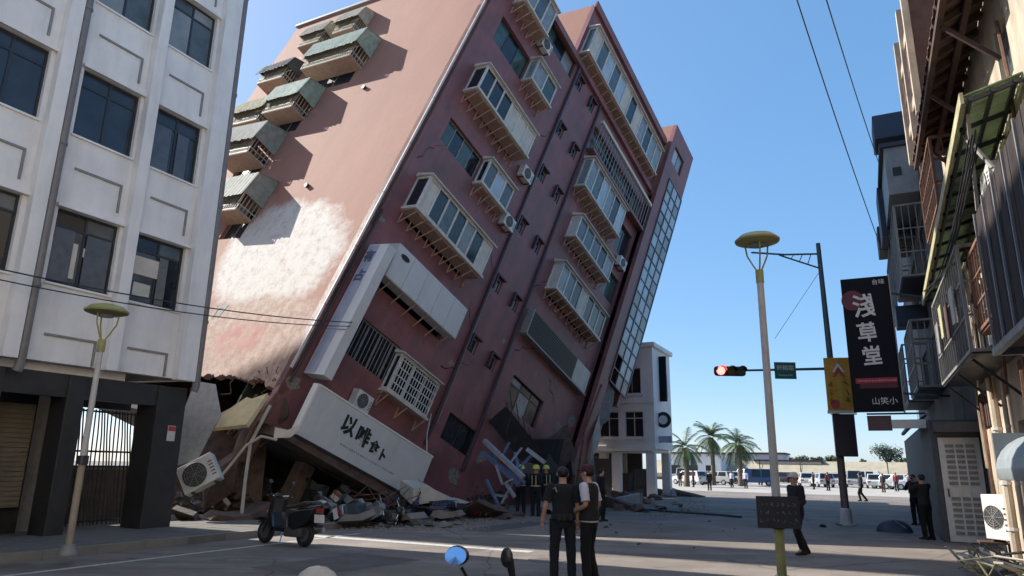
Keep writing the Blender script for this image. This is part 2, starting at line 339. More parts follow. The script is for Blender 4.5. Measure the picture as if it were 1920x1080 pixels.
mat('sign_blue', (0.36, 0.38, 0.47), 0.5, 0.1, 2, dirt=0.15); mat('ink', (0.012, 0.014, 0.016), 0.6, 0.1); mat('ink_blue', (0.08, 0.10, 0.17), 0.6, 0.1)
mat('awning_green', (0.35, 0.42, 0.33), 0.6, 0.18, 4, dirt=0.35); mat('awning_beige', (0.48, 0.43, 0.33), 0.65, 0.18, 4, dirt=0.4); mat('awning_dark', (0.07, 0.065, 0.07), 0.6, 0.2, 4); mat('awning_ochre', (0.46, 0.42, 0.24), 0.65, 0.18, 4, dirt=0.4)
mat('lamp_grey', (0.55, 0.52, 0.50), 0.5, 0.08, 4, dirt=0.2); mat('lamp_yellow', (0.36, 0.34, 0.13), 0.5, 0.12, 5, dirt=0.2); mat('rubber', (0.014, 0.014, 0.015), 0.75, 0.15); mat('plastic_black', (0.014, 0.015, 0.017), 0.32, 0.15); mat('chrome', (0.55, 0.55, 0.55), 0.2, 0.06, metal=1.0)
mat('skin', (0.45, 0.25, 0.17), 0.6, 0.06, 12); mat('hair', (0.012, 0.010, 0.009), 0.6, 0.2, 40); mat('navy', (0.009, 0.011, 0.016), 0.95, 0.2, 12); mat('black_cloth', (0.006, 0.006, 0.007), 0.95, 0.2, 12); mat('shirt_lilac', (0.56, 0.54, 0.62), 0.85, 0.06, 8)
# ---------------------------------------------------------------- ground
g = MB(); g.quad((-700, -300, 0), (900, -300, 0), (900, 1300, 0), (-700, 1300, 0)); tag(g.build('ground', ASPH), kind='structure')
def sheet(name, pts, z, m):
    q = MB(); q.quad(*[S(s, n, z) for s, n in pts]); return tag(q.build(name, m), kind='structure')
# paved square beyond the crossing
mat('plaza_paving', (0.40, 0.37, 0.33), 0.85, 0.1, 0.6, dirt=0.2)
sheet('plaza_paving', [(64, -60), (56, 60), (500, 220), (500, -160)], 0.004, MATS['plaza_paving'])
# sidewalk of the left building: slab, kerb stones
SW0, SW1, SWN0, SWN1 = -8.0, 15.2, -13.05, -24.0
q = MB(); M0 = Matrix.Translation((0, 0, 0))
pave = Sthing('sidewalk', None, None, 4, SWN0); tag(pave, kind='structure')
q = MB((4, 13.05, 0)); q.box(SW0, SW1, 13.05, 30.0, -0.05, 0.146); q.build('paving_bed', MATS['sidewalk'], pave)
tile_me = MB().box(0, 0.585, 0, 0.585, 0, 0.012).mesh('paver', MATS['sidewalk'])
for i in range(24):
    for j in range(6):
        s0 = 2.6 + i * 0.5 * 1.2; 
        if s0 + 0.6 > SW1: continue
        inst(tile_me, 'paver', pave, (s0 - 4, j * 0.6 + 0.22, 0.144 + random.uniform(-0.003, 0.003)), (random.uniform(-.004, .004), random.uniform(-.004, .004), 0))
kerb_me = MB().box(0, 0.985, -0.2, 0, -0.06, 0.15).mesh('kerb_stone', MATS['kerb'])
for i in range(24): inst(kerb_me, 'kerb_stone', pave, (SW0 - 4 + i * 1.0, random.uniform(-.006, .006) + 0.2, random.uniform(-.004, .004)))
# painted lines: stop line across the street, edge line along it
def line(name, pts, m='paint_line', z=0.005): return sheet(name, pts, z, MATS[m])
line('stop_line', [(13.75, -13.0), (14.05, -13.0), (14.05, -6.4), (13.75, -6.4)])
line('edge_line', [(0, -11.75), (0, -11.62), (15.0, -11.62), (15.0, -11.75)])
for k in range(0): line('lane_line', [(-6 + k * 4.6, -6.2), (-6 + k * 4.6, -6.08), (-3.2 + k * 4.6, -6.08), (-3.2 + k * 4.6, -6.2)])
for k in range(0): line('crossing_bar', [(21.5, -10 + k * 1.0), (24.3, -10 + k * 1.0), (24.3, -9.6 + k * 1.0), (21.5, -9.6 + k * 1.0)]) if k > 5 else None

mat('tar_patch', (0.115, 0.105, 0.097), 0.8, 0.2, 3, bump=0.3, bscale=50)
for pts in ([(9.2, -9.4), (9.0, -7.9), (11.6, -7.6), (11.8, -9.2)], [(17.5, -10.2), (17.4, -9.3), (21.4, -9.0), (21.6, -10.1)]): sheet('asphalt_patch', pts, 0.0035, MATS['tar_patch'])
for i, (s0, n0) in enumerate(((12.9, -5.6), (18.2, -6.6))):
    mh = Sthing('manhole_cover', ['round iron manhole cover in the sunlit band of road', 'round iron manhole cover in the shaded middle of the road'][i], 'manhole cover', s0, n0)
    q = MB(); q.lathe([(0.33, 0.0), (0.37, 0.0), (0.37, 0.010), (0.33, 0.010)], 28); q.build('ring', MATS['pipe_grey'], mh); q = MB(); q.lathe([(0.01, 0.0), (0.325, 0.0), (0.325, 0.008), (0.01, 0.008)], 28); q.build('lid', MATS['rust'], mh)
    for k in range(7): q = MB(); q.box(-0.2, 0.2, -0.2 + k * 0.065, -0.175 + k * 0.065, 0.008, 0.012); q.build('tread', MATS['rust'], mh)
# ---------------------------------------------------------------- white building on the left
FL = 15.345                                     # facade plane, local y
lb = Sthing('white_building', 'white four-storey building with blue tinted windows, filling the left edge', 'building', 12.4, -FL, 0.15)
LO = (12.4, FL, 0.15)
def FLf(a, b, c): return (a, FL + c, b)
cols = [(2.2, 3.63), (4.23, 5.66), (6.27, 7.70), (8.45, 9.90), (10.36, 11.74)]; rows = [(5.38, 7.06), (8.81, 10.47), (12.24, 13.88), (15.65, 17.2)]
holes = [(c0, c1, r0, r1) for c0, c1 in cols for r0, r1 in rows]
def FLp(a, b, c): return (a, FL + c, b)
mb = MB(LO); wall_holes(mb, FLp, -3.0, 12.45, 3.70, 18.6, holes, 0.28); mb.build('facade_wall', MATS['white_paint'], lb)
mb = MB(LO); mb.box(-3.0, 11.0, FL + 9.5, FL + 9.8, 3.7, 18.6); mb.hexa([(12.15, FL + .285, 3.7), (12.44, FL + .285, 3.7), (11.1, FL + 9.6, 3.7), (10.85, FL + 9.6, 3.7)], [(12.15, FL + .285, 18.6), (12.44, FL + .285, 18.6), (11.1, FL + 9.6, 18.6), (10.85, FL + 9.6, 18.6)]); mb.box(-3.0, -2.7, FL + 0.285, FL + 9.5, 0.15, 18.6); mb.build('rear_and_side_walls', MATS['white_paint'], lb)
mb = MB(LO); mb.box(-2.7, 10.8, FL + 0.285, FL + 9.5, 3.5, 3.69); mb.box(-2.7, 10.8, FL + 0.285, FL + 9.5, 18.3, 18.5)
for z in (7.75, 11.2, 14.6): mb.box(-2.7, 10.8, FL + 0.285, FL + 9.5, z, z + 0.2)
mb.build('floor_slabs', MATS['white_paint'], lb)
for i, s0 in enumerate((3.72, 5.76, 7.80, 9.97, 11.84)):
    wdt = (0.36, 0.36, 0.30, 0.28, 0.52)[i]
    mb = MB(LO); mb.box(s0, s0 + wdt, FL - 0.22, FL - 0.002, 3.66, 18.6); mb.build('pilaster', MATS['pilaster_paint'], lb, bevel=0.015)
for i, s0 in enumerate((8.13, 12.40)):
    mb = MB(LO); mb.tube([(s0 + 0.07, FL - 0.13, 18.5), (s0 + 0.07, FL - 0.13, 3.55), (s0 + 0.05, FL - 0.10, 3.42)], 0.095, 10); p = mb.build('drain_pipe', MATS['pipe_grey'], lb, True)
    for z in (5.2, 8.4, 11.8, 15): mb = MB(LO); mb.tube([(s0 + 0.07, FL - 0.13, z), (s0 + 0.07, FL - 0.13, z + 0.07)], 0.115, 10); mb.build('pipe_clip', MATS['pipe_grey'], p)
for ci, (c0, c1) in enumerate(cols):
    for ri, (r0, r1) in enumerate(rows):
        gl = ['glass_blue', 'glass_blue'] if ri else ['glass_grey', 'glass_dark']
        if ri == 2: gl = ['glass_pale', 'glass_grey']
        wdo = window(lb, FLp, c0, c1, r0, r1, 0.10, 2, 0.36, MATS['frame_dark'], [MATS[x] for x in gl], 0.055, org=LO)
        mb = MB(LO); mb.box(c0 - 0.06, c1 + 0.14, FL - 0.10, FL - 0.002, r1 + 0.005, r1 + 0.075); mb.build('window_hood', MATS['pilaster_paint'], wdo)
        mb = MB(LO); mb.box(c0 - 0.03, c1 + 0.03, FL - 0.05, FL + 0.1, r0 - 0.05, r0 - 0.003); mb.build('sill', MATS['pilaster_paint'], wdo)
        if ri == 0 and ci in (3, 4):                                  # papers and boxes against the first-floor glass
            for k, (x0, x1, z0, z1) in enumerate([(0.05, 0.62, 0.2, 1.0), (0.75, 1.2, 0.75, 0.95), (0.8, 1.15, 0.35, 0.6)] if ci == 3 else [(0.1, 0.75, 0.7, 1.15), (0.15, 0.6, 0.18, 0.5)]):
                mb = MB(LO); mb.box(c0 + x0, c0 + x1, FL + 0.095, FL + 0.118, r0 + z0, r0 + z1); mb.build('notice_paper', MATS['curtain' if k else 'panel_cream'], wdo)
        cr_ = random.Random(ci * 7 + ri)
        if cr_.random() < .75:                                         # half-drawn curtains and blinds behind the glass
            for k in range(2):
                if cr_.random() < .3: continue
                x0 = c0 + .06 + k * (c1 - c0) / 2; x1 = x0 + (c1 - c0) / 2 - .1; dp = cr_.uniform(.3, .95); mb = MB(LO); mb.box(x0, x0 + (x1 - x0) * dp, FL + .086, FL + .098, r0 + cr_.choice([.06, .06, .5]), r1 - .42); mb.build('curtain', mat(('curtain_tint', 'curtain_tint_b')[cr_.randrange(2)], (0.10, 0.115, 0.135) if cr_.random() < .5 else (0.16, 0.155, 0.15), .35, .15, 6), wdo)
        # apron panel under the next window: its shadow line painted as grey strips
        z0 = r1 + 0.30; z1 = r1 + 0.95
        if z1 < 18:
            for (x0, x1, a0, a1) in ((c0 + 0.18, c1 - 0.12, z1, z1 + 0.05), (c1 - 0.17, c1 - 0.12, z0, z1 - 0.003)):
                mb = MB(LO); mb.box(x0, x1, FL - 0.035, FL - 0.002, a0, a1); mb.build('apron_shadow_line', MATS['frame_grey'], lb)
    for (x0, x1, a0, a1) in ((c0 + 0.18, c1 - 0.12, 4.24, 4.29), (c1 - 0.17, c1 - 0.12, 3.72, 4.237)):
        mb = MB(LO); mb.box(x0, x1, FL - 0.035, FL - 0.002, a0, a1); mb.build('apron_shadow_line', MATS['frame_grey'], lb)  # the same painted shadow line under the lowest windows
# ground floor: dark pillars, lintel, roller shutter, barred gate in the end bay
for (x0, x1, y1) in ((11.55, 12.36, 0.75), (9.35, 9.75, 0.6), (7.45, 8.05, 0.6), (3.6, 4.3, 0.6)):
    mb = MB(LO); mb.box(x0, x1, FL + 0.02, FL + y1, 0.13, 3.495); mb.build('pillar', MATS['black_stone'], lb, bevel=0.02)
mb = MB(LO); mb.box(-2.7, 12.36, FL + 0.06, FL + 0.28, 3.0, 3.495); mb.build('lintel', MATS['black_stone'], lb)
mb = MB(LO); mb.box(-2.7, 9.4, FL + 1.1, FL + 1.3, 0.13, 3.495); mb.build('shop_front_wall', MATS['black_stone'], lb)
shp = MB(LO)
shp.box(8.12, 9.30, FL + 0.98, FL + 1.09, 0.7, 2.86); shp = shp.build('roller_shutter', MATS['shutter_beige'], lb)
for k in range(21): mb = MB(LO); mb.box(8.14, 9.28, FL + 0.955, FL + 0.978, 0.74 + k * 0.1, 0.82 + k * 0.1); mb.build('slat', MATS['shutter_beige'], shp)
mb = MB(LO); mb.box(4.4, 7.4, FL + 0.98, FL + 1.09, 0.3, 2.86); mb.build('roller_shutter', MATS['shutter_beige'], lb)
mb = MB(LO); mb.box(9.75, 9.95, FL + 0.6, FL + 9.4, 0.13, 3.49); mb.build('passage_wall', MATS['concrete'], lb)
mb = MB(LO); mb.box(10.0, 12.1, FL + 1.75, FL + 1.85, 2.95, 3.49); mb.build('passage_beam', MATS['black_stone'], lb)
notice = MB(LO); notice.box(11.93, 12.15, FL + 0.005, FL + 0.016, 2.18, 2.55); nb = notice.build('notice_plate', mat('paper_white', (0.6, 0.56, 0.53), 0.6), lb)
notice = MB(LO); notice.box(11.94, 12.14, FL - 0.001, FL + 0.004, 2.42, 2.54); notice.build('red_heading', mat('sign_red', (0.42, 0.05, 0.05), 0.6), nb)
# gate, bent inwards
gt = Sthing('iron_gate', 'warped black iron bar gate in the passage beside the dark pillar', 'gate', 11.0, -(FL + 1.3), 0.15)
GO = (11.0, FL + 1.3, 0.15)
def gx(t, z): return 0.10 * math.sin(t * 3) * z / 3
for k in range(27):
    x = 10.02 + k * 0.098; t = k / 26
    pts = [(x - 0.05 * z, FL + 1.3 + 0.35 * t * (z / 3) + 0.04 * math.sin(z * 2 + k), z) for z in (0.2, 0.9, 1.6, 2.3, 2.9)]
    mb = MB(GO); mb.tube(pts, 0.017, 6); mb.build('bar', MATS['gate_iron'], gt)
for z in (0.3, 1.55, 1.9, 2.85):
    mb = MB(GO); mb.tube([(10.0 - 0.05 * z, FL + 1.29, z), (11.3 - 0.05 * z, FL + 1.29 + 0.18 * z / 3, z), (12.6 - 0.05 * z, FL + 1.29 + 0.36 * z / 3, z)], 0.026, 6); mb.build('rail', MATS['gate_iron'], gt)
mb = MB(GO); mb.box(9.98, 10.04, FL + 1.26, FL + 1.33, 0.15, 2.95); mb.build('post', MATS['gate_iron'], gt)
# plain out-of-view blocks; the one behind the white building is added for shade
def block(name, label, s0, s1, n0, n1, h, m, rows_=6):
    t = Sthing(name, label, 'building', (s0 + s1) / 2, (n0 + n1) / 2); O = ((s0 + s1) / 2, -(n0 + n1) / 2, 0)
    mb = MB(O); mb.box(s0, s1, -n1, -n0, 0, h); mb.build('wall', m, t)
    mb = MB(O); mb.box(s0 - 0.15, s1 + 0.15, -n1 - 0.15, -n0 + 0.15, h + 0.001, h + 0.6); mb.build('roof', m, t)
    for r in range(rows_):
        for k in range(max(1, int((n1 - n0) / 3))):
            y = -n1 + 1 + k * 3; mb = MB(O); mb.box(s1 + 0.002, s1 + 0.06, y, y + 1.4, 1.6 + r * 3.1, 3 + r * 3.1); mb.build('window', MATS['glass_dark'], t)
    return t
ab = block('unseen_block', 'unseen grey block added behind the white building to shade the road', 13.8, 14.5, -44, -31, 38, MATS['concrete'], 10)
mb = MB((14.15, 37.5, 0)); mb.box(14.501, 16.35, 31.2, 43.8, 15.9, 36); mb.build('shade_overhang', MATS['concrete'], ab)  # unseen overhang shaped to keep sun off a strip of the road
# the street goes on behind the camera
block('unseen_block', 'long grey apartment block behind the camera on the left side of the street', -40, -3.3, -30, -FL - 0.2, 14, MATS['concrete'], 5)
block('unseen_block', 'long cream apartment block behind the camera on the right side of the street', -40, 1.8, 2.8, 16, 15, mat('cream_paint', (0.78, 0.71, 0.61), 0.8, 0.05, 1), 5)
block('unseen_block', 'plain block closing the street far behind the camera', -56, -44, -30, 20, 16, MATS['concrete'], 4)
gw_ = Sthing('garden_wall', 'low stained brown wall seen through the bars of the iron gate', 'wall', 11.6, -(FL + 3.2), 0.15)
mb = MB((11.6, FL + 3.2, 0.15)); mb.box(10.0, 14.3, FL + 3.2, FL + 3.4, 0.15, 1.45); mb.build('wall', MATS['concrete_brown'], gw_)
mb = MB((11.6, FL + 3.2, 0.15)); mb.box(9.97, 14.33, FL + 3.15, FL + 3.45, 1.452, 1.52); mb.build('coping', MATS['concrete'], gw_)
# ---------------------------------------------------------------- the leaning building
bd = thing('leaning_building', 'maroon and pink eight-storey building leaning far over, its ground floor crushed', 'building', matrix=BMAT)
def FB(a, b, c): return (a, c, b)                # a along the front, b up the wall, c into the building
def FP(a, b, c): return (c, a, b)                # pink side wall: a = depth, b up, c into the building
PANES = lambda s: [MATS[{'d': 'glass_dark', 'w': 'panel_cream', 'g': 'glass_green', 'p': 'glass_pale', 'b': 'glass_sky_reflection', 'y': 'glass_grey', 'c': 'curtain'}[ch]] for ch in s]
chan = [(u - 0.27, u + 0.27, v - 0.38, v + 0.30) for v in (5.72, 8.78, 12.02, 15.14, 18.04, 21.35) for u in (7.52, 9.06)]
rec = [(1.55, 4.25, 2.05, 3.50), (1.2, 3.72, 11.5, 12.72), (1.25, 3.80, 17.55, 19.0), (3.9, 6.75, 20.9, 22.1), (7.75, 9.8, 1.6, 2.72), (10.8, 13.7, 4.62, 6.05), (10.0, 16.9, 19.2, 20.75),
       (15.2, 16.8, 16.5, 18.3), (15.3, 16.9, 13.6, 15.2), (1.4, 5.3, 7.6, 9.3), (1.5, 5.1, 14.0, 15.5), (1.6, 3.4, 20.1, 21.6), (10.5, 14.4, 16.5, 18.4), (11.0, 14.7, 13.7, 15.1), (11.0, 15.6, 10.5, 12.1), (1.5, 5.6, 4.8, 6.4), (3.8, 6.1, 1.8, 3.2 )]
rec = [r for r in rec if not (r[0] == 3.8)]
mb = MB(); wall_holes(mb, FB, 0.0, 17.15, -1.25, 22.3, chan + rec, 0.28); mb.build('front_wall', MAROON, bd)
mb = MB(); mb.box(7.1, 17.1, 0.002, 0.27, -7.5, -1.255); mb.build('lower_front_wall', MAROON, bd)
# pink side wall with a torn lower edge
pw = [(8.2, 9.6, 18.3, 19.5), (10.8, 12.3, 18.2, 19.4), (6.6, 9.6, 15.1, 16.5), (11.7, 13.6, 15.8, 16.9), (8.6, 10.6, 12.4, 13.8), (11.2, 13.4, 12.3, 13.6), (9.4, 11.6, 9.6, 10.9), (7.6, 9.2, 6.1, 7.7), (11.4, 13.2, 6.2, 7.7)]
mb = MB(); wall_holes(mb, FP, 0.0, 15.4, 0.9, 21.9, pw, 0.27); mb.build('side_wall', PINK, bd)
edge = [(0.0, 0.9)] + [(0.0, -0.3)] + [(0.07 * k + random.uniform(-.02, .02), (0.05 if k > 12 else -0.1) - 0.10 * max(0, (k - 55) / 20) + 0.14 * noise.noise((k * .21, 1.5, 0)) + random.uniform(-.05, .05)) for k in range(1, 100)] + [(15.4, -0.8)] + [(15.4, 0.9)]
mb = MB(); mb.prism(edge, 0.0, 0.27, lambda a, b, t: (t, a, b)); mb.build('torn_wall_edge', PINK, bd)
for (a, b) in ((0.5, 0.5), (1.4, 0.3), (0.8, -0.05), (2.6, -0.1), (1.1, 0.6), (0.4, 0.15)):
    pts = [(random.uniform(-0.1, 0.3) - 0.02 * i, a + 0.06 * i * random.uniform(-1, 1), b - 0.14 * i + random.uniform(-.05, .05)) for i in range(5)]
    mb = MB(); mb.tube(pts, 0.018, 5); mb.build('bent_rebar', MATS['rust'], bd)
# hairline cracks and holes: two vent holes on the pink wall
for (a, b) in ((5.0, 14.3), (4.9, 8.6)):
    mb = MB(); mb.tube([(-0.14, a, b - 0.03), (-0.004, a, b)], 0.10, 10); mb.build('vent_cowl', MATS['ac_dark'], bd)
mb = MB(); mb.box(-0.14, -0.003, -0.06, 15.5, 21.75, 21.92); mb.build('roof_edge_trim', MATS['frame_grey'], bd)
# shell: rear and right walls, roof slabs, floor slabs
mb = MB(); mb.box(0.28, 20.2, 15.15, 15.4, -1.2, 21.9); mb.build('rear_wall', PINK, bd)
mb = MB(); mb.box(19.95, 20.2, 0.3, 15.1, -7, 21.9); mb.build('far_side_wall', MAROON, bd)
mb = MB(); mb.box(0.29, 19.9, 0.29, 15.1, 21.5, 21.74); mb.build('roof_slab', MATS['concrete'], bd)
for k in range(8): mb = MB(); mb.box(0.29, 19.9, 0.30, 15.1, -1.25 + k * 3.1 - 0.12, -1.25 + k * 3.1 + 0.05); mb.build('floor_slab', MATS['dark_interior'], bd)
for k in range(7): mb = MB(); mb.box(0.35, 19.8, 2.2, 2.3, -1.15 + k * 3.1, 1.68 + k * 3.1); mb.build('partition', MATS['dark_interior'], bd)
# penthouse storey over the right bay
mb = MB(); wall_holes(mb, FB, 6.4, 17.15, 22.32, 26.3, [(6.9, 16.2, 22.7, 24.7)], 0.25); mb.build('penthouse_front_wall', MAROON, bd)
mb = MB(); mb.box(6.41, 6.66, 0.26, 8.0, 22.32, 26.29); mb.build('penthouse_side_wall', PINK, bd)
mb = MB(); mb.box(6.67, 17.1, 0.26, 8.0, 26.0, 26.2); mb.build('penthouse_roof', MATS['concrete'], bd)
mb = MB(); mb.box(6.67, 17.1, 7.8, 8.0, 22.32, 25.99); mb.build('penthouse_rear_wall', MAROON, bd)
mb = MB(); mb.box(6.3, 17.1, -0.16, -0.003, 25.95, 26.4); mb.build('penthouse_parapet', MAROON, bd, bevel=0.02)
mb = MB(); mb.box(0.0, 17.1, -0.20, -0.003, 22.0, 22.35); mb.build('cornice_band', MAROON, bd, bevel=0.02)
# drain pipes framing the stair channel, corner conduit
for u in (7.02, 9.72):
    mb = MB(); mb.tube([(u, -0.07, 22), (u, -0.07, 1)], 0.075, 8); mb.build('drain_pipe', mat('pipe_dark', (0.05, 0.03, 0.04), 0.5), bd, True)
mb = MB(); mb.tube([(7.16, -0.05, 22), (7.16, -0.05, 6), (7.22, -0.05, 2)], 0.022, 6); mb.build('conduit', MATS['frame_grey'], bd)
for k in range(9):
    v0 = 0.6 + k * 2.4; mb = MB(); mb.box(-0.035, 0.055, -0.05, -0.003, v0, v0 + 2.36); mb.build('corner_trim', mat('trim_white', (0.62, 0.55, 0.53), 0.6, 0.1, dirt=0.25), bd)
mb = MB(); mb.tube([(0.28, -0.05, 7.2), (0.24, -0.06, 4), (0.20, -0.05, 0.2)], 0.05, 8); mb.build('corner_pipe', MATS['frame_dark'], bd)
# windows in the recesses
window(bd, FB, 1.55, 4.25, 2.05, 3.50, 0.12, 4, 0, MATS['frame_grey'], PANES('d'), 0.05, bars=14)
window(bd, FB, 1.2, 3.72, 11.5, 12.72, 0.16, 4, 0, MATS['frame_grey'], PANES('gdgd'), 0.05)
window(bd, FB, 1.25, 3.80, 17.55, 19.0, 0.16, 3, 0, MATS['frame_dark'], PANES('gdg'), 0.05)
window(bd, FB, 3.9, 6.75, 20.9, 22.1, 0.18, 3, 0, MATS['frame_dark'], PANES('gdp'), 0.05)
window(bd, FB, 7.75, 9.8, 1.6, 2.72, 0.12, 2, 0, MATS['frame_dark'], PANES('d'), 0.05)
window(bd, FB, 10.8, 13.7, 4.62, 6.05, 0.12, 3, 0.35, MATS['frame_dark'], PANES('dpd'), 0.06)
window(bd, FB, 10.0, 16.9, 19.2, 20.75, 0.2, 7, 0, MATS['frame_grey'], PANES('ygdgydg'), 0.06, bars=20)
window(bd, FB, 15.2, 16.8, 16.5, 18.3, 0.14, 2, 0, MATS['frame_dark'], PANES('d'), 0.05)
window(bd, FB, 15.3, 16.9, 13.6, 15.2, 0.14, 2, 0, MATS['frame_dark'], PANES('dg'), 0.05)
for (a0, a1, b0, b1) in chan:
    wd = window(bd, FB, a0, a1, b0, b1, 0.10, 1, 0, MATS['frame_grey'], PANES('d'), 0.06)
    mb = MB(); mb.box(a0 - 0.07, a1 + 0.07, -0.16, -0.003, b1 + 0.005, b1 + 0.08); mb.box(a0 - 0.08, a0 - 0.01, -0.16, -0.003, b0, b1 + 0.002); mb.build('hood', MATS['pipe_dark'], wd)
# enclosed balconies
def balcony(u0, u1, v0, v1, p, panes, side='d', nb=7, fm='frame_white', roof=True, slope=0.12, post=0.085, base=0.07):
    F = lambda a, b, c: (a, -c, b); F2 = MATS[fm]; n = len(panes)
    mb = MB(); e = post
    for i in range(n + 1):
        x = u0 + (u1 - u0) * i / n; x0 = min(max(x - e / 2, u0), u1 - e); fbox(mb, F, x0, x0 + e, v0, v1, p - e, p)
    fbox(mb, F, u0 + 0.002, u1 - 0.002, v0, v0 + e, p - e + 0.002, p + 0.004); fbox(mb, F, u0 + 0.002, u1 - 0.002, v1 - e, v1, p - e + 0.002, p + 0.004)
    for x in (u0, u1 - e):
        fbox(mb, F, x, x + e, v0, v1, 0.003, e); fbox(mb, F, x + .001, x + e - .001, v0 + 0.001, v0 + e, e, p - e); fbox(mb, F, x + .001, x + e - .001, v1 - e, v1 - 0.001, e, p - e)
    o = mb.build('balcony', F2, bd)
    for i in range(n):
        x0 = u0 + (u1 - u0) * i / n; x1 = u0 + (u1 - u0) * (i + 1) / n
        q = MB(); fbox(q, F, x0 + e * .5, x1 - e * .5, v0 + e, v1 - e, p - e * .65, p - e * .5); q.build('pane', PANES(panes)[i], o)
    for x in (u0 + e * .4, u1 - e * .55):
        q = MB(); fbox(q, F, x, x + 0.012, v0 + e, v1 - e, e, p - e); q.build('side_pane', PANES(side)[0], o)
    q = MB(); fbox(q, F, u0 - 0.06, u1 + 0.06, v0 - 0.10, v0 - 0.003, 0.003, p + 0.08); q.build('sill_slab', MATS['panel_cream' if fm == 'frame_white' else 'frame_grey'], o)
    if base:
        q = MB(); q.hexa([F(u0, v0 - 0.103, 0.003), F(u1, v0 - 0.103, 0.003), F(u1, v0 - 0.103, p - 0.05), F(u0, v0 - 0.103, p - 0.05)],
                         [F(u0, v0 - 0.103 - base, 0.003), F(u1, v0 - 0.103 - base, 0.003), F(u1, v0 - 0.103 - 0.03, p - 0.08), F(u0, v0 - 0.103 - 0.03, p - 0.08)]); q.build('underside', MATS['bracket_tan'], o)
    if roof:
        q = MB(); q.hexa([F(u0 - 0.1, v1 + 0.003, 0.003), F(u1 + 0.1, v1 + 0.003, 0.003), F(u1 + 0.1, v1 + 0.003, p + 0.14), F(u0 - 0.1, v1 + 0.003, p + 0.14)],
                         [F(u0 - 0.1, v1 + 0.05 + slope, 0.003), F(u1 + 0.1, v1 + 0.05 + slope, 0.003), F(u1 + 0.1, v1 + 0.05, p + 0.14), F(u0 - 0.1, v1 + 0.05, p + 0.14)]); q.build('canopy', MATS['panel_cream'], o)
    for i in range(nb):
        x = u0 + 0.1 + (u1 - u0 - 0.2) * i / max(1, nb - 1); vb = v0 - 0.14
        q = MB(); q.tube([F(x, vb - 0.02, p + 0.06), F(x, vb - 0.5, 0.02)], 0.03, 5); q.tube([F(x, vb - 0.01, 0.04), F(x, vb - 0.5, 0.02)], 0.03, 5); q.build('bracket', MATS['bracket_tan'], o)
    return o
balcony(1.05, 5.60, 7.92, 9.38, 0.75, 'wdydpdw', 'd', 9)
balcony(1.15, 5.35, 14.22, 15.52, 0.75, 'dddwww', 'd', 9)
balcony(1.40, 3.48, 20.1, 21.75, 0.7, 'pyp', 'd', 5)
balcony(3.80, 5.62, 17.66, 18.93, 0.55, 'pg', 'p', 4)
balcony(3.73, 5.75, 11.42, 12.66, 0.45, 'yby', 'd', 4)
balcony(6.65, 16.3, 22.75, 24.6, 0.55, 'wybybwdwpdpp', 'y', 16)
balcony(10.1, 14.5, 16.65, 18.45, 0.6, 'pybpdb', 'p', 9)
balcony(10.8, 14.9, 13.95, 15.2, 0.6, 'yyydp', 'c', 8)
balcony(10.75, 15.8, 10.78, 12.25, 0.6, 'pydwdyd', 'w', 9)
balcony(3.78, 6.2, 1.78, 3.22, 0.38, 'ddd', 'd', 3, base=0.1)
# security grille over the lowest white window
mb = MB()
for k in range(16): x = 3.86 + k * 0.15; mb.box(x, x + 0.03, -0.42, -0.40, 1.85, 3.15)
for z in (2.1, 2.4, 2.7, 3.0): mb.box(3.8, 6.18, -0.425, -0.402, z, z + 0.035)
mb.build('window_grille', MATS['frame_white'], bd)
# dark slatted panel and its pale end on the right bay; pale balcony rail above
mb = MB(); mb.box(10.2, 14.8, -0.34, -0.003, 7.9, 9.1); pn = mb.build('louvre_box', MATS['ac_dark'], bd)
for k in range(10): mb = MB(); mb.box(10.22, 14.78, -0.37, -0.342, 7.96 + k * 0.115, 8.02 + k * 0.115); mb.build('slat', MATS['frame_dark'], pn)
mb = MB(); mb.box(10.1, 10.19, -0.38, -0.003, 7.85, 9.15); mb.box(10.19, 16.5, -0.38, -0.003, 7.81, 7.895); mb.build('louvre_frame', MATS['frame_grey'], bd)
mb = MB(); mb.box(14.85, 16.4, -0.34, -0.003, 7.9, 9.1); mb.build('louvre_end_panel', MATS['panel_cream'], bd)
mb = MB(); mb.box(9.9, 17.1, -0.5, -0.32, 20.8, 20.98); ra = mb.build('balcony_rail', MATS['panel_cream'], bd)
mb = MB(); mb.box(9.95, 17.05, -0.45, -0.003, 18.95, 19.1); mb.build('balcony_slab', MAROON, bd)
for k in range(24): mb = MB(); mb.box(10.0 + k * 0.3, 10.04 + k * 0.3, -0.43, -0.40, 19.1, 20.8); mb.build('baluster', MATS['frame_grey'], ra)
# white hoarding wrapped round the third-floor balcony
mb = MB(); mb.box(1.3, 5.82, -0.55, -0.003, 5.02, 6.42); hb = mb.build('hoarding_box', MATS['sign_white'], bd)
for k in range(5): mb = MB(); mb.box(1.32 + k * 0.9, 2.2 + k * 0.9, -0.575, -0.552, 5.04, 6.40); mb.build('hoarding_panel', MATS['sign_white'], hb)
mb = MB(); mb.lathe([(0.02, -0.60), (0.24, -0.60), (0.24, -0.578), (0.02, -0.578)], 16, 'y', (0, 0, 0)); mb.v = [Vector((1.78 + p.x * 1.0, p.y, 6.08 + p.z * 0.42)) for p in mb.v]; mb.build('oval_emblem', MATS['ink'], hb)
for k in range(6): mb = MB(); mb.tube([(1.7 + k * 0.75, -0.5, 5.0), (1.72 + k * 0.75, -0.02, 4.5)], 0.03, 5); mb.build('hoarding_bracket', MATS['bracket_tan'], bd)
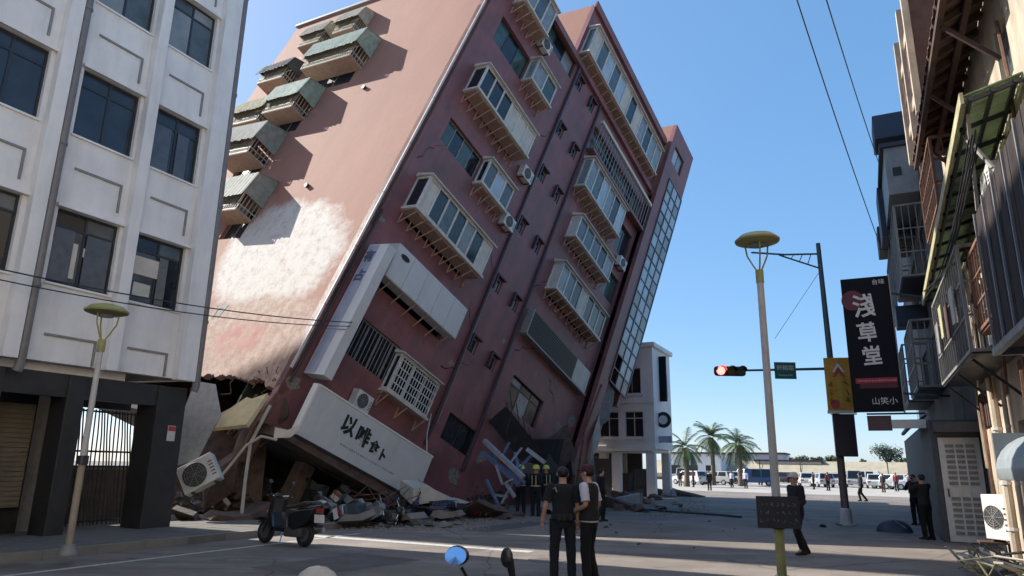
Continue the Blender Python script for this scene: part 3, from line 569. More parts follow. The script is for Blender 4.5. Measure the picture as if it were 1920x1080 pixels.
# stair tower with its glazed strip
mb = MB(); wall_holes(mb, FB, 17.16, 20.4, 24.0, 27.7, [(17.75, 19.3, 25.1, 26.4)], 0.25); mb.v = [Vector((p.x, p.y - 0.5, p.z)) for p in mb.v]; mb.build('tower_head', MAROON, bd)
FT = lambda a, b, c: (a, c - 0.5, b)
window(bd, FT, 17.75, 19.3, 25.1, 26.4, 0.1, 2, 0, MATS['frame_dark'], PANES('bp'), 0.06)
mb = MB(); mb.box(17.16, 18.1, -0.5, -0.25, 3.0, 23.99); mb.build('tower_pier', MAROON, bd)
mb = MB(); mb.box(17.16, 17.4, -0.249, 3.0, 21.95, 27.69); mb.build('tower_side_wall', PINK, bd)
mb = MB(); mb.box(20.15, 20.4, -0.249, 3.0, 9, 27.69); mb.box(17.41, 20.14, 2.75, 3.0, 21.95, 27.69); mb.box(17.41, 20.14, -0.249, 2.74, 27.4, 27.6); mb.build('tower_shell', MAROON, bd)
gw = MB(); nx, nz = 3, 17; X0, X1, Z0, Z1 = 18.12, 20.35, 9.6, 23.95
for i in range(nx + 1): x = X0 + (X1 - X0) * i / nx; gw.box(x - 0.035, x + 0.035, -0.56, -0.46, Z0, Z1)
for j in range(nz + 1): z = Z0 + (Z1 - Z0) * j / nz; gw.box(X0, X1, -0.555, -0.465, z - 0.035, z + 0.035)
gwo = gw.build('curtain_wall_frame', mat('mullion_blue', (0.03, 0.045, 0.075), 0.4), bd)
for i in range(nx):
    for j in range(nz):
        if j < 2 and i == 0: continue
        x0 = X0 + (X1 - X0) * i / nx; z0 = Z0 + (Z1 - Z0) * j / nz
        q = MB(); q.box(x0 + 0.04, x0 + (X1 - X0) / nx - 0.04, -0.52 + random.uniform(-.01, .01), -0.505, z0 + 0.04, z0 + (Z1 - Z0) / nz - 0.04); q.build('pane', MATS[random.choice(['glass_sky_reflection', 'glass_sky_reflection', 'glass_pale'])], gwo)
# broken skirt of the tower
def shard(name, m, parent, c, size, seed, n=9, flat=1.0):
    rnd = random.Random(seed); bm = bmesh.new()
    for _ in range(n):
        p = Vector((rnd.gauss(0, 1), rnd.gauss(0, 1), rnd.gauss(0, 1))).normalized(); bm.verts.new((p.x * size[0], p.y * size[1], p.z * size[2]))
    bmesh.ops.convex_hull(bm, input=bm.verts); 
    me = bpy.data.meshes.new(name); bm.to_mesh(me); bm.free(); me.materials.append(m)
    o = bpy.data.objects.new(name, me); COL.objects.link(o); o.parent = parent; o.location = c; return o
shard('broken_skirt', MATS['concrete'], bd, (18.6, -0.2, 8.2), (1.0, 0.5, 1.7), 3, 14)
shard('broken_skirt', MATS['concrete_pale'], bd, (18.3, -0.5, 6.3), (0.55, 0.3, 1.5), 4, 12)
shard('broken_skirt', MATS['concrete'], bd, (18.9, 0.0, 4.8), (1.2, 0.7, 1.6), 5, 14)
mb = MB(); mb.tube([(17.3, -0.62, 8.9), (16.9, -0.7, 6.0), (17.6, -0.8, 3.2)], 0.06, 7); mb.build('torn_pipe', MATS['rust'], bd)
# awnings and window cages on the pink wall
def awning(d0, d1, vt, proj, skirt, m, seed):
    F = lambda a, b, c: (-c, a, b); rnd = random.Random(seed); n = max(8, int((d1 - d0) / 0.13)); sag = rnd.uniform(-.10, .10); top = 0.32
    mb = MB()
    def strip(p0, p1, q0, q1): mb.hexa([p0, p1, q1, q0], [tuple(Vector(x) + Vector((-.004, 0, .014))) for x in (p0, p1, q1, q0)])
    for i in range(n):                              # corrugated sheet: roof part, then the hanging front
        a0 = d0 + (d1 - d0) * i / n; a1 = d0 + (d1 - d0) * (i + 1) / n; h0, h1 = (.018, -.018) if i % 2 else (-.018, .018); z0 = sag * i / n; z1 = sag * (i + 1) / n; j0 = rnd.uniform(-.04, .04)
        strip(F(a0, vt + h0 + z0, .01), F(a1, vt + h1 + z1, .01), F(a0, vt - top + h0 + z0, proj), F(a1, vt - top + h1 + z1, proj))
        strip(F(a0, vt - top + z0 - .004, proj + h0), F(a1, vt - top + z1 - .004, proj + h1), F(a0, vt - top - skirt + z0 + j0, proj + .16 + h0), F(a1, vt - top - skirt + z1 + j0, proj + .16 + h1))
    o = mb.build('awning', m, bd)
    for a in (d0 + .05, d1 - .05):
        q = MB(); q.hexa([F(a - .01, vt, .01), F(a + .01, vt, .01), F(a + .01, vt - top, proj), F(a - .01, vt - top, proj)], [F(a - .01, vt - top - skirt * .9, .01), F(a + .01, vt - top - skirt * .9, .01), F(a + .01, vt - top - skirt * .85, proj + .1), F(a - .01, vt - top - skirt * .85, proj + .1)]); q.build('awning_cheek', m, o)
    c0, c1 = d0 + .2, d1 - .2; vb = vt - top - skirt - .55; vv = vt - top - skirt * .5; cp = proj - .08
    q = MB(); nb = int((c1 - c0) / .16)
    for i in range(nb + 1): a = c0 + (c1 - c0) * i / nb; q.bar(F(a, vb, cp), F(a, vv, cp), .028)
    for i in range(5): cc = cp * (i + .3) / 5; q.bar(F(c0, vb, cc), F(c0, vv, cc), .028); q.bar(F(c1, vb, cc), F(c1, vv, cc), .028)
    for z in (vb, vb + .25): q.bar(F(c0, z, cp), F(c1, z, cp), .04); q.bar(F(c0, z, .01), F(c0, z, cp), .04); q.bar(F(c1, z, .01), F(c1, z, cp), .04)
    q.build('window_cage', MATS['awning_beige'], o)
    q = MB(); fbox(q, F, c0, c1, vb - .06, vb - .02, .01, cp); q.build('cage_floor', MATS['bracket_tan'], o)
    for i in range(3):                              # boxes and pots stored in the cage
        a = c0 + (c1 - c0) * rnd.uniform(.1, .8); w_ = rnd.uniform(.15, .35); q = MB(); fbox(q, F, a, a + w_, vb - .015, vb + rnd.uniform(.2, .5), .08, cp - .1); q.build('stored_box', MATS[rnd.choice(['frame_grey', 'bracket_tan', 'ac_dark', 'awning_ochre'])], o)
    return o
mat('pane_matte', (0.03, 0.03, 0.032), 0.55, 0.2, 3, spec=0.15)
AW = [(6.0, 10.0, 17.9, 0.95, 1.15, 'awning_green'), (8.0, 9.9, 20.5, 0.65, 0.85, 'awning_beige'), (10.5, 12.6, 20.3, 0.65, 0.85, 'awning_beige'), (11.4, 13.9, 17.6, 0.8, 0.75, 'awning_dark'), (8.2, 10.9, 15.1, 0.95, 1.15, 'awning_green'),
      (10.9, 13.8, 14.7, 0.85, 0.95, 'awning_ochre'), (9.0, 12.0, 12.3, 1.15, 1.2, 'awning_grey'), (7.2, 9.6, 9.1, 1.0, 1.3, 'awning_grey'), (11.2, 13.5, 9.0, 0.9, 0.9, 'awning_green')]
mat('awning_grey', (0.30, 0.31, 0.26), 0.65, 0.18, 4, dirt=0.4)
for i, a in enumerate(AW): awning(*a[:5], MATS[a[5]], 40 + i)
for (a0, a1, b0, b1) in pw: window(bd, FP, a0, a1, b0, b1, 0.12, 2, 0, MATS['frame_grey'], [MATS['pane_matte']], 0.05)
# painted mark on the pink wall
text('Y7', 0.75, mat('graffiti', (0.05, 0.09, 0.08), 0.7), bd, basis((-0.004, 5.9, 2.5), (0, -1, 0.05), (0, 0, 1)), 'painted_mark', 0.03)
# crushed ground floor: ceiling slab, inner walls, broken corner column
mb = MB(); mb.box(0.3, 7.0, -0.9, 0.28, -1.55, -1.26); mb.build('canopy_slab', MATS['concrete_brown'], bd)
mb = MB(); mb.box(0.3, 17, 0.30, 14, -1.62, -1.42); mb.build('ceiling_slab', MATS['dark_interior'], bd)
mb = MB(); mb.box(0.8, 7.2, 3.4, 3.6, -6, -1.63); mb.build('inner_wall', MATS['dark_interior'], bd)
for i, (x, y, z, sx, sy, sz) in enumerate([(0.45, 0.3, -0.75, 0.5, 0.45, 0.75), (0.3, 0.5, -1.9, 0.42, 0.4, 1.0), (0.15, 0.7, -3.2, 0.5, 0.5, 1.1), (0.6, 1.4, -0.9, 0.4, 0.7, 0.6)]):
    shard('broken_column', MATS['concrete_brown'], bd, (x, y, z), (sx, sy, sz), 20 + i, 16)
for i in range(9):
    x = random.uniform(0, 0.9); y = random.uniform(-0.2, 1.5); z = -0.4
    pts = [(x + random.uniform(-.12, .12) - 0.05 * k, y + random.uniform(-.1, .1), z - 0.38 * k) for k in range(5)]
    mb = MB(); mb.tube(pts, 0.02, 5); mb.build('bent_rebar', MATS['rust'], bd)
for u in (2.6, 5.4): mb = MB(); mb.box(u, u + 0.5, 0.5, 1.0, -6, -1.63); mb.build('column', MATS['concrete_brown'], bd)
# air conditioners and signs fixed to the leaning front
def ac_unit(name_label, M, wd=0.8, ht=0.6, dp=0.32, group=None, fans=1, name='air_conditioner'):
    t = thing(name, name_label, 'air conditioner', matrix=M, group=group)
    mb = MB(); mb.box(-wd / 2, wd / 2, 0, dp, 0, ht); mb.build('casing', MATS['ac_white'], t, bevel=0.015)
    for k in range(fans):
        zc = ht * (k + 0.5) / fans; r = min(wd * .38, ht / fans * .42); xo = -wd * 0.08
        mb = MB(); mb.lathe([(r, -0.012), (r, -0.002), (r * .2, -0.002), (r * .2, -0.012)], 20, 'y', (xo, 0, zc)); fg = mb.build('fan_opening', MATS['ac_dark'], t)
        mb = MB()
        for j in range(5): rr = r * (j + 1) / 5; mb.tube([(xo + rr * math.cos(a * math.pi / 8), -0.022, zc + rr * math.sin(a * math.pi / 8)) for a in range(17)], 0.005, 4, False)
        for j in range(8): a = j * math.pi / 4; mb.bar((xo, -0.022, zc), (xo + r * math.cos(a), -0.022, zc + r * math.sin(a)), 0.01)
        mb.build('fan_guard', MATS['frame_grey'], fg)
        mb = MB()
        for j in range(4):
            a = j * math.pi / 2 + 0.4; mb.quad((xo + .03 * math.cos(a), -0.016, zc + .03 * math.sin(a)), (xo + r * .85 * math.cos(a - .3), -0.014, zc + r * .85 * math.sin(a - .3)), (xo + r * .85 * math.cos(a + .35), -0.018, zc + r * .85 * math.sin(a + .35)))
        mb.build('fan_blades', MATS['ac_dark'], fg)
    for k in range(5): mb = MB(); mb.box(wd * .34, wd * .46, -0.008, -0.001, ht * .2 + k * ht * .12, ht * .24 + k * ht * .12); mb.build('vent_slat', MATS['ac_dark'], t)
    for x in (-wd * .35, wd * .3): mb = MB(); mb.box(x, x + 0.06, 0.02, dp - 0.02, -0.05, -0.001); mb.build('foot', MATS['ac_dark'], t)
    return t
for i, (u, v, lab) in enumerate([(3.05, 0.62, 'air conditioner on the maroon wall just above the tilted shop sign'), (6.25, 13.7, 'small air conditioner beside the drain pipe right of the cream balcony'), (6.35, 11.0, 'small air conditioner beside the drain pipe below the glazed balcony'), (4.05, 19.9, 'small air conditioner under the dark top-floor window'), (16.2, 15.7, 'air conditioner beside the stair tower on the right bay')]):
    ac_unit(lab, BMAT @ Matrix.Translation((u, -0.37, v)), group='air conditioners on the leaning front')
# shop sign board over the crushed ground floor
SM = BMAT @ Matrix.Translation((3.72, -0.93, -1.2)) @ Matrix.Rotation(R(-1.2), 4, 'Y')
sg = thing('shop_sign', 'long grey-white shop sign with brush lettering tilted over the crushed ground floor', 'sign', matrix=SM)
mb = MB(); mb.box(-3.05, 3.08, 0.0, 0.22, 0, 1.62); mb.build('board', MATS['sign_white'], sg, bevel=0.01)
mb = MB(); mb.box(-3.12, -3.052, -0.02, 0.24, -0.02, 1.66); mb.build('end_cap', MATS['sign_edge'], sg)
mb = MB(); mb.box(-3.05, 3.1, -0.03, 0.26, -0.08, -0.003); mb.build('lower_rail', MATS['frame_dark'], sg)
mb = MB(); mb.box(-3.05, 3.1, -0.02, 0.25, 1.623, 1.68); mb.build('upper_rail', MATS['sign_edge'], sg)
for ch, x, z, s_ in (('以', -1.28, 1.0, 0.66), ('啡', -0.52, 0.92, 0.66), ('食', 0.14, 0.82, 0.44), ('卜', 0.62, 0.74, 0.38)): text(ch, s_, MATS['ink'], sg, basis((x, -0.004, z), (1, 0, 0), (0.12, 0, 1)), 'letter', 0.026)
mb = MB()
for k in range(26): x = -1.3 + k * 0.11; mb.box(x, x + random.uniform(.04, .09), -0.004, -0.001, 0.36, 0.42)
tag(mb.build('small_print', mat('print_grey', (0.33, 0.33, 0.33), 0.6), sg), kind='stuff')
for x in (-2.4, 0.2, 2.8): mb = MB(); mb.bar((x, 0.2, 1.5), (x, 0.92, 1.9), 0.05); mb.build('bracket', MATS['frame_grey'], sg)
# projecting vertical sign at the corner
vs = thing('vertical_sign', 'tall white and blue vertical sign box projecting from the leaning corner', 'sign', matrix=BMAT @ Matrix.Translation((0.45, 0, 0.65)))
mb = MB(); mb.box(0, 0.4, -1.1, -0.12, 0, 5.1); mb.build('box', MATS['sign_white'], vs, bevel=0.01)
mb = MB(); mb.box(-0.012, -0.002, -0.66, -0.18, 0.05, 5.05); mb.build('blue_face', MATS['sign_blue'], vs)
for ch, z in (('有', 4.55), ('占', 3.75)): text(ch, 0.5, MATS['ink_blue'], vs, basis((-0.016, -0.42, z), (0, -1, 0), (0, 0, 1)), 'letter', 0.02)
for z in (0.4, 2.5, 4.7): mb = MB(); mb.bar((0.2, -0.12, z), (0.2, -0.001, z), 0.08); mb.build('bracket', MATS['frame_grey'], vs)
mb = MB(); mb.box(-0.015, -0.001, -1.1, -0.12, 1.62, 1.66); mb.build('seam', MATS['frame_grey'], vs)
for i, (u, v, y, sx, sz, rr, m) in enumerate([(11.6, 3.4, -.7, 1.4, .5, 20, 'cladding_black'), (13.6, 3.6, -.9, 1.2, .6, -25, 'cladding_black'), (15.3, 4.4, -.7, .9, .8, 35, 'concrete_brown'), (14.4, 2.8, -1.3, 1.1, .5, 10, 'cladding_black'), (12.4, 2.2, -1.5, 1.3, .4, -15, 'concrete_brown'), (16.2, 3.2, -1.2, .8, .9, 50, 'concrete_brown')]):
    mb = MB(); mb.box(-sx, sx, -.06, .06, -sz, sz); o = mb.build('torn_cladding', mat(m, (0.02, 0.02, 0.022), 0.7, 0.25, 3, dirt=0.3), bd); o.location = (u, y, v); o.rotation_euler = (R(25 - i * 9), R(rr), R(8 * i - 20))
for i in range(8):
    u = 10.8 + i * .75; mb = MB(); mb.tube([(u, -.1, 5.2 - .25 * i), (u + .1, -.5, 4.4 - .2 * i), (u - .1 + .05 * i, -.8, 3.2 - .1 * i)], .022, 5); mb.build('hanging_wire', MATS['frame_dark'], bd)
# cracks and spalled tile on the maroon front
ck = mat('crack_dark', (0.03, 0.018, 0.018), 0.9); sp = mat('spalled_render', (0.30, 0.25, 0.22), 0.95, 0.25, 9, bump=0.8, bscale=30); rk = random.Random(12)
for i, (u, v, ang, n) in enumerate([(1.0, 4.5, -50, 9), (6.2, 4.0, 40, 10), (6.4, 7.2, -55, 8), (10.2, 7.0, 45, 9), (8.3, 3.4, -50, 10), (13.5, 7.2, -40, 8), (9.9, 10.2, 55, 7), (6.0, 10.2, -45, 8), (16.2, 9.6, -60, 8), (0.6, 10.0, 62, 8), (6.3, 16.6, 50, 6), (12.5, 3.6, 30, 8)]):
    p = Vector((u, 0, v)); a = R(ang); mb = MB()
    for k in range(n):
        a2 = a + rk.uniform(-.7, .7); q_ = p + Vector((math.cos(a2), 0, math.sin(a2))) * rk.uniform(.14, .34); wd_ = .035 * (1 - k / (n + 2)); mb.hexa([(p.x, -.006, p.z - wd_), (q_.x, -.006, q_.z - wd_ * .8), (q_.x, -.006, q_.z + wd_ * .8), (p.x, -.006, p.z + wd_)], [(p.x, -.003, p.z - wd_), (q_.x, -.003, q_.z - wd_ * .8), (q_.x, -.003, q_.z + wd_ * .8), (p.x, -.003, p.z + wd_)]); p = q_
    mb.build('crack', ck, bd)
for i, (u, v, r_) in enumerate([(0.4, 0.2, .35), (6.6, 0.4, .4), (7.4, -0.6, .5), (9.4, 0.6, .45), (10.6, 2.0, .4), (14.2, 7.3, .22), (6.7, 4.4, .22), (16.6, 6.4, .5), (15.5, 5.6, .35), (0.5, 6.9, .2), (9.3, 6.9, .16), (16.7, 11.6, .25)]):
    poly = [(u + r_ * rk.uniform(.45, 1.1) * math.cos(t_ * .524), v + r_ * rk.uniform(.4, 1.0) * math.sin(t_ * .524)) for t_ in range(12)]; mb = MB(); mb.prism(poly, -.010, -.004, lambda a, b, t: (a, t, b)); mb.build('spalled_patch', sp, bd)
# ---------------------------------------------------------------- row of houses on the right
mat('cream_wall', (0.52, 0.43, 0.33), 0.85, 0.14, 1.5, bump=0.25, bscale=25, dirt=0.5); mat('grey_wall', (0.22, 0.20, 0.185), 0.85, 0.16, 1.5, dirt=0.6); mat('brown_wood', (0.085, 0.045, 0.036), 0.8, 0.2, 4, dirt=0.3)
mat('brown_sheet', (0.12, 0.065, 0.052), 0.7, 0.2, 3, dirt=0.3); mat('cladding_dark', (0.05, 0.04, 0.038), 0.8, 0.25, 3, dirt=0.3, spec=0.2); mat('grille_grey', (0.30, 0.285, 0.26), 0.55, 0.18, 4, dirt=0.6); mat('awning_sheet', (0.40, 0.48, 0.30), 0.6, 0.15, 2, dirt=0.3, trans=0.55)
mat('tank_grey', (0.27, 0.30, 0.31), 0.5, 0.12, 2, dirt=0.2); mat('box_navy', (0.035, 0.045, 0.07), 0.6, 0.12)
# near house
h1 = Sthing('shop_house', 'cluttered cream shop house with green awning and dark cladding at the right edge', 'building', 14, 2.7)
HO = (14, -2.7, 0)
def FR(a, b, c): return (a, -2.66 - c, b)
h1h = [(15.2, 20.4, 3.9, 5.9), (9.0, 12.5, 3.6, 6.4), (12.3, 13.2, 7.9, 9.1), (16.5, 18.5, 7.6, 9.0), (12.2, 16.6, 0.1, 2.7), (5, 11.5, 0.1, 2.7)]
mb = MB(HO); wall_holes(mb, FR, 2.0, 21.55, 0.0, 13.6, h1h, 0.25); mb.build('wall', MATS['cream_wall'], h1)
mb = MB(HO); mb.box(2.0, 21.5, -9.0, -8.8, 0, 13.5); mb.box(2.0, 2.2, -8.79, -2.92, 0, 13.5); mb.box(21.3, 21.5, -8.79, -2.92, 0, 13.5); mb.build('rear_and_side_walls', MATS['cream_wall'], h1)
mb = MB(HO); mb.box(2.21, 21.29, -8.79, -2.92, 13.2, 13.45); mb.box(2.21, 21.29, -8.79, -2.92, 3.0, 3.2); mb.build('floor_slabs', MATS['grey_wall'], h1)
window(h1, FR, 12.3, 13.2, 7.9, 9.1, 0.1, 1, 0, MATS['frame_grey'], [MATS['glass_grey']], org=HO); window(h1, FR, 16.5, 18.5, 7.6, 9.0, 0.1, 2, 0, MATS['frame_grey'], [MATS['glass_dark']], org=HO)
# brown eave
mb = MB(HO)
for k in range(46):
    s0 = 11.9 + k * 0.17; h = 0.03 if k % 2 else -0.03
    mb.hexa([(s0, -1.78, 9.55 + h), (s0 + 0.17, -1.78, 9.55 - h), (s0 + 0.17, -2.65, 9.95 - h), (s0, -2.65, 9.95 + h)], [(s0, -1.78, 9.58 + h), (s0 + 0.17, -1.78, 9.58 - h), (s0 + 0.17, -2.65, 9.98 - h), (s0, -2.65, 9.98 + h)])
ev = mb.build('eave_sheet', MATS['brown_sheet'], h1)
for k in range(14): s0 = 12.0 + k * 0.58; mb = MB(HO); mb.bar((s0, -1.8, 9.46), (s0, -2.65, 9.86), 0.09, 0.12); mb.build('rafter', MATS['brown_wood'], ev)
for y, z in ((-1.86, 9.40), (-2.3, 9.6)): mb = MB(HO); mb.bar((11.9, y, z), (19.75, y, z), 0.10, 0.12); mb.build('purlin', MATS['brown_wood'], ev)
for s0 in (13, 15.6, 18.2): mb = MB(HO); mb.bar((s0, -1.9, 9.34), (s0, -2.655, 8.5), 0.07); mb.build('eave_strut', MATS['brown_wood'], h1)
# upper storey above the eave, cantilevered timber front
mb = MB(HO); mb.box(17.5, 20.6, -2.655, -1.95, 10.1, 13.6); ub = mb.build('upper_bay', MATS['brown_wood'], h1)
for k, s0 in enumerate((17.45, 18.9, 20.55)): mb = MB(HO); mb.box(s0, s0 + 0.22, -1.948, -1.80, 9.9, 13.6); mb.build('bay_post', MATS['cream_wall'], ub)
for z in (10.6, 11.5, 12.4): mb = MB(HO); mb.box(17.7, 20.5, -1.945, -1.88, z, z + 0.25); mb.build('bay_board', MATS['cream_wall' if z != 11.5 else 'brown_wood'], ub)
mb = MB(HO); mb.box(17.49, 20.61, -2.65, -1.93, 9.98, 10.09); mb.build('bay_floor', MATS['brown_wood'], ub)
# long green awning
aw = []
mb = MB(HO)
for k in range(60):
    s0 = 11.8 + k * 0.18; h = 0.018 if k % 2 else -0.018; z = lambda s: 7.5 - (s - 11.8) * 0.085
    mb.hexa([(s0, -1.86, z(s0) - 0.12 + h), (s0 + .18, -1.86, z(s0) - 0.12 - h), (s0 + .18, -2.65, z(s0) + 0.1 - h), (s0, -2.65, z(s0) + 0.1 + h)], [(s0, -1.86, z(s0) - 0.10 + h), (s0 + .18, -1.86, z(s0) - 0.10 - h), (s0 + .18, -2.65, z(s0) + 0.12 - h), (s0, -2.65, z(s0) + 0.12 + h)])
av = mb.build('awning', MATS['awning_sheet'], h1)
zz = lambda s: 7.5 - (s - 11.8) * 0.085
for y, dz in ((-1.95, -0.19), (-2.25, -0.10), (-2.55, -0.02)): mb = MB(HO); mb.bar((11.8, y, zz(11.8) + dz), (22.5, y, zz(22.5) + dz), 0.05, 0.07); mb.build('awning_rail', MATS['frame_dark'], av)
for k in range(13): s0 = 11.85 + k * 0.88; mb = MB(HO); mb.bar((s0, -1.88, zz(s0) - 0.21), (s0, -2.65, zz(s0) + 0.0), 0.045, 0.07); mb.build('awning_cross_bar', MATS['frame_dark'], av)
mb = MB(HO); mb.bar((11.8, -1.84, zz(11.8) - 0.16), (22.6, -1.84, zz(22.6) - 0.16), 0.05, 0.2); mb.build('awning_fascia', MATS['awning_ochre'], av)
# grille box of the middle window
def grille_box(parent, O, s0, s1, n0, n1, z0, z1, m='grille_grey', step=0.2, hor=(0.33, 0.66), name='window_cage', floor='frame_dark'):
    mb = MB(O); y0, y1 = -n0, -n1 + 0.003 if False else -n1
    for s_ in (s0, s1):
        for y in (y0, y1): mb.box(s_ - 0.03, s_ + 0.03, y - 0.03, y + 0.03, z0, z1)
    for z in (z0, z1): mb.bar((s0, y0, z), (s1, y0, z), 0.06); mb.bar((s0, y0, z), (s0, y1, z), 0.06); mb.bar((s1, y0, z), (s1, y1, z), 0.06)
    c = mb.build(name, MATS[m], parent)
    k = int((s1 - s0) / step)
    for i in range(1, k): s_ = s0 + (s1 - s0) * i / k; mb = MB(O); mb.box(s_ - .011, s_ + .011, y0 - .011, y0 + .011, z0, z1); mb.build('bar', MATS[m], c)
    k = max(3, int(abs(y1 - y0) / step))
    for i in range(1, k): y = y0 + (y1 - y0) * i / k; mb = MB(O); mb.box(s0 - .011, s0 + .011, y - .011, y + .011, z0, z1); mb.build('bar', MATS[m], c)
    for h in hor: z = z0 + (z1 - z0) * h; mb = MB(O); mb.bar((s0, y0, z), (s1, y0, z), 0.035); mb.bar((s0, y0, z), (s0, y1, z), 0.035); mb.build('cross_bar', MATS[m], c)
    mb = MB(O); mb.box(s0, s1, min(y0, y1), max(y0, y1), z0 - 0.07, z0 - 0.032); mb.build('cage_floor', MATS[floor], c)
    return c
grille_box(h1, HO, 15.1, 20.8, 1.9, 2.65, 3.9, 5.9, step=0.36)
window(h1, FR, 15.2, 20.4, 3.9, 5.9, 0.1, 4, 0.5, MATS['frame_grey'], [MATS['glass_grey'], MATS['glass_dark']], org=HO)
for s0 in (15.6, 18.0, 20.4): mb = MB(HO); mb.bar((s0, -1.95, 3.8), (s0, -2.65, 3.1), 0.05); mb.build('cage_strut', MATS['frame_dark'], h1)
# dark clad box nearest the camera
mb = MB(HO); mb.box(7.0, 12.68, -2.655, -1.94, 3.55, 5.75); cb = mb.build('clad_balcony', MATS['cladding_dark'], h1)
for k in range(12): s0 = 7.02 + k * 0.472; mb = MB(HO); mb.box(s0, s0 + 0.44, -1.938, -1.91, 3.6, 5.7); mb.build('cladding_panel', MATS['cladding_dark'], cb)
for k in range(7): s0 = 7.45 + k * 0.87; mb = MB(HO); mb.box(s0, s0 + 0.045, -1.908, -1.88, 3.55, 5.73); mb.build('cover_strip', MATS['frame_grey'], cb)
mb = MB(HO); mb.bar((7.0, -1.9, 3.5), (12.72, -1.9, 3.5), 0.09, 0.1); mb.build('bottom_rim', MATS['grille_grey'], cb)
mb = MB(HO); mb.bar((12.70, -1.92, 3.5), (12.70, -2.65, 3.5), 0.07, 0.1); mb.build('end_rim', MATS['grille_grey'], cb)
for (a, b) in (((12.9, -1.95, 7.2), (11.9, -2.3, 5.8)), ((12.2, -1.95, 7.3), (12.66, -1.95, 5.77)), ((14.4, -2.6, 7.0), (12.7, -2.2, 5.8))): mb = MB(HO); mb.bar(a, b, 0.05); mb.build('awning_strut', MATS['grille_grey'], h1)
# ground floor: doors, pipes, grey barrel awning
mb = MB(HO); mb.box(12.2, 16.6, -2.9, -2.85, 0.0, 2.7); mb.build('shop_shutter', MATS['cladding_dark'], h1); mb = MB(HO); mb.box(5, 11.5, -2.9, -2.85, 0.0, 2.7); mb.build('shop_shutter', MATS['grey_wall'], h1)
for s0, n0, r_ in ((17.9, 2.5, 0.085), (18.4, 2.56, 0.05), (16.9, 2.55, 0.04)):
    mb = MB(HO); mb.tube([(s0, -n0, 0.02), (s0, -n0, 1.7), (s0 + 0.05, -n0, 2.0), (s0 + 0.05, -n0, 3.7)], r_, 8); pp = mb.build('water_pipe', MATS['cream_wall'], h1, True)
    for z in (0.6, 1.5, 2.6): mb = MB(HO); mb.tube([(s0 + (0.05 if z > 2 else 0), -n0, z), (s0 + (0.05 if z > 2 else 0), -n0, z + .06)], r_ * 1.25, 8); mb.build('pipe_collar', MATS['ac_white'], pp)
mb = MB(HO)
for k in range(8):
    a0 = R(-10 + k * 14); a1 = R(4 + k * 14); c_ = lambda a: (-2.65 + 0.75 * math.cos(a) if False else -2.62 + 0.72 * math.cos(a), 1.75 + 0.62 * math.sin(a))
    p, q_ = c_(a0), c_(a1); mb.hexa([(11.6, p[0], p[1]), (14.4, p[0], p[1]), (14.4, q_[0], q_[1]), (11.6, q_[0], q_[1])], [(11.6, p[0] - .02, p[1] - .03), (14.4, p[0] - .02, p[1] - .03), (14.4, q_[0] - .02, q_[1] - .03), (11.6, q_[0] - .02, q_[1] - .03)])
mb.build('barrel_awning', MATS['tank_grey'], h1, True)
mb = MB(HO); mb.box(14.41, 14.44, -2.65, -1.92, 1.7, 2.38); mb.build('barrel_awning_end', MATS['tank_grey'], h1)
ac_unit('tall cream air conditioner standing on the ground by the louvred door', Matrix.Translation(S(18.6, 2.32, 0.36)) @ Matrix.Rotation(SANG - math.pi / 2 - 0.9, 4, 'Z') , 0.62, 0.92, 0.36)
st = Sthing('crate_stand', 'low dark stand under the cream air conditioner', 'stand', 18.8, 2.3)
for x, y in ((-.12, -.25), (-.12, .25), (.22, -.25), (.22, .25)): mb = MB(); mb.box(x - .03, x + .03, y - .03, y + .03, 0, 0.26); mb.build('leg', MATS['frame_dark'], st)
mb = MB(); mb.box(-0.2, 0.3, -0.33, 0.33, 0.262, 0.305); mb.build('top', MATS['brown_wood'], st)
for i, (s0, z0) in enumerate(((14.2, 4.7), (13.6, 6.2), (20.9, 6.3))):
    ac_unit(['rusty air conditioner on the cream wall between the clad balcony and the cage', 'air conditioner under the green awning on the cream wall', 'air conditioner at the far end of the green awning'][i], Matrix.Translation(S(s0, 2.28, z0)) @ Matrix.Rotation(SANG + math.pi, 4, 'Z') @ Matrix.Translation((0, -0.02, 0)), 0.8, 0.6, 0.33, 'air conditioners on the right-hand houses')
rb_ = random.Random(77)
for i in range(16):
    s0 = 12 + i * 0.62; n0 = 2.5 + rb_.uniform(-.05, .12); z1 = rb_.uniform(3, 9); mb = MB(HO); mb.tube([(s0, -n0, z1), (s0 + rb_.uniform(-.3, .3), -n0, z1 - 1.2), (s0 + rb_.uniform(-.2, .4), -n0, max(.1, z1 - 2.6))], rb_.uniform(.012, .04), 5); mb.build('wall_conduit', MATS[rb_.choice(['rust', 'frame_grey', 'brown_wood', 'cream_wall'])], h1)
for i, (s0, s1, z0, z1, m) in enumerate(((13.0, 14.8, 5.6, 7.0, 'brown_sheet'), (15.0, 17.2, 6.0, 7.3, 'rust'), (17.4, 19.6, 8.2, 9.3, 'brown_sheet'), (13.4, 15.6, 3.1, 3.7, 'rust'), (19.0, 21.2, 2.8, 3.6, 'brown_wood'))):
    mb = MB(HO)
    for k in range(int((s1 - s0) / .16)): a = s0 + k * .16; h = .018 * (k % 2); mb.box(a, a + .158, -2.657, -2.61 + h, z0, z1)
    mb.build('patch_sheet', MATS[m], h1)
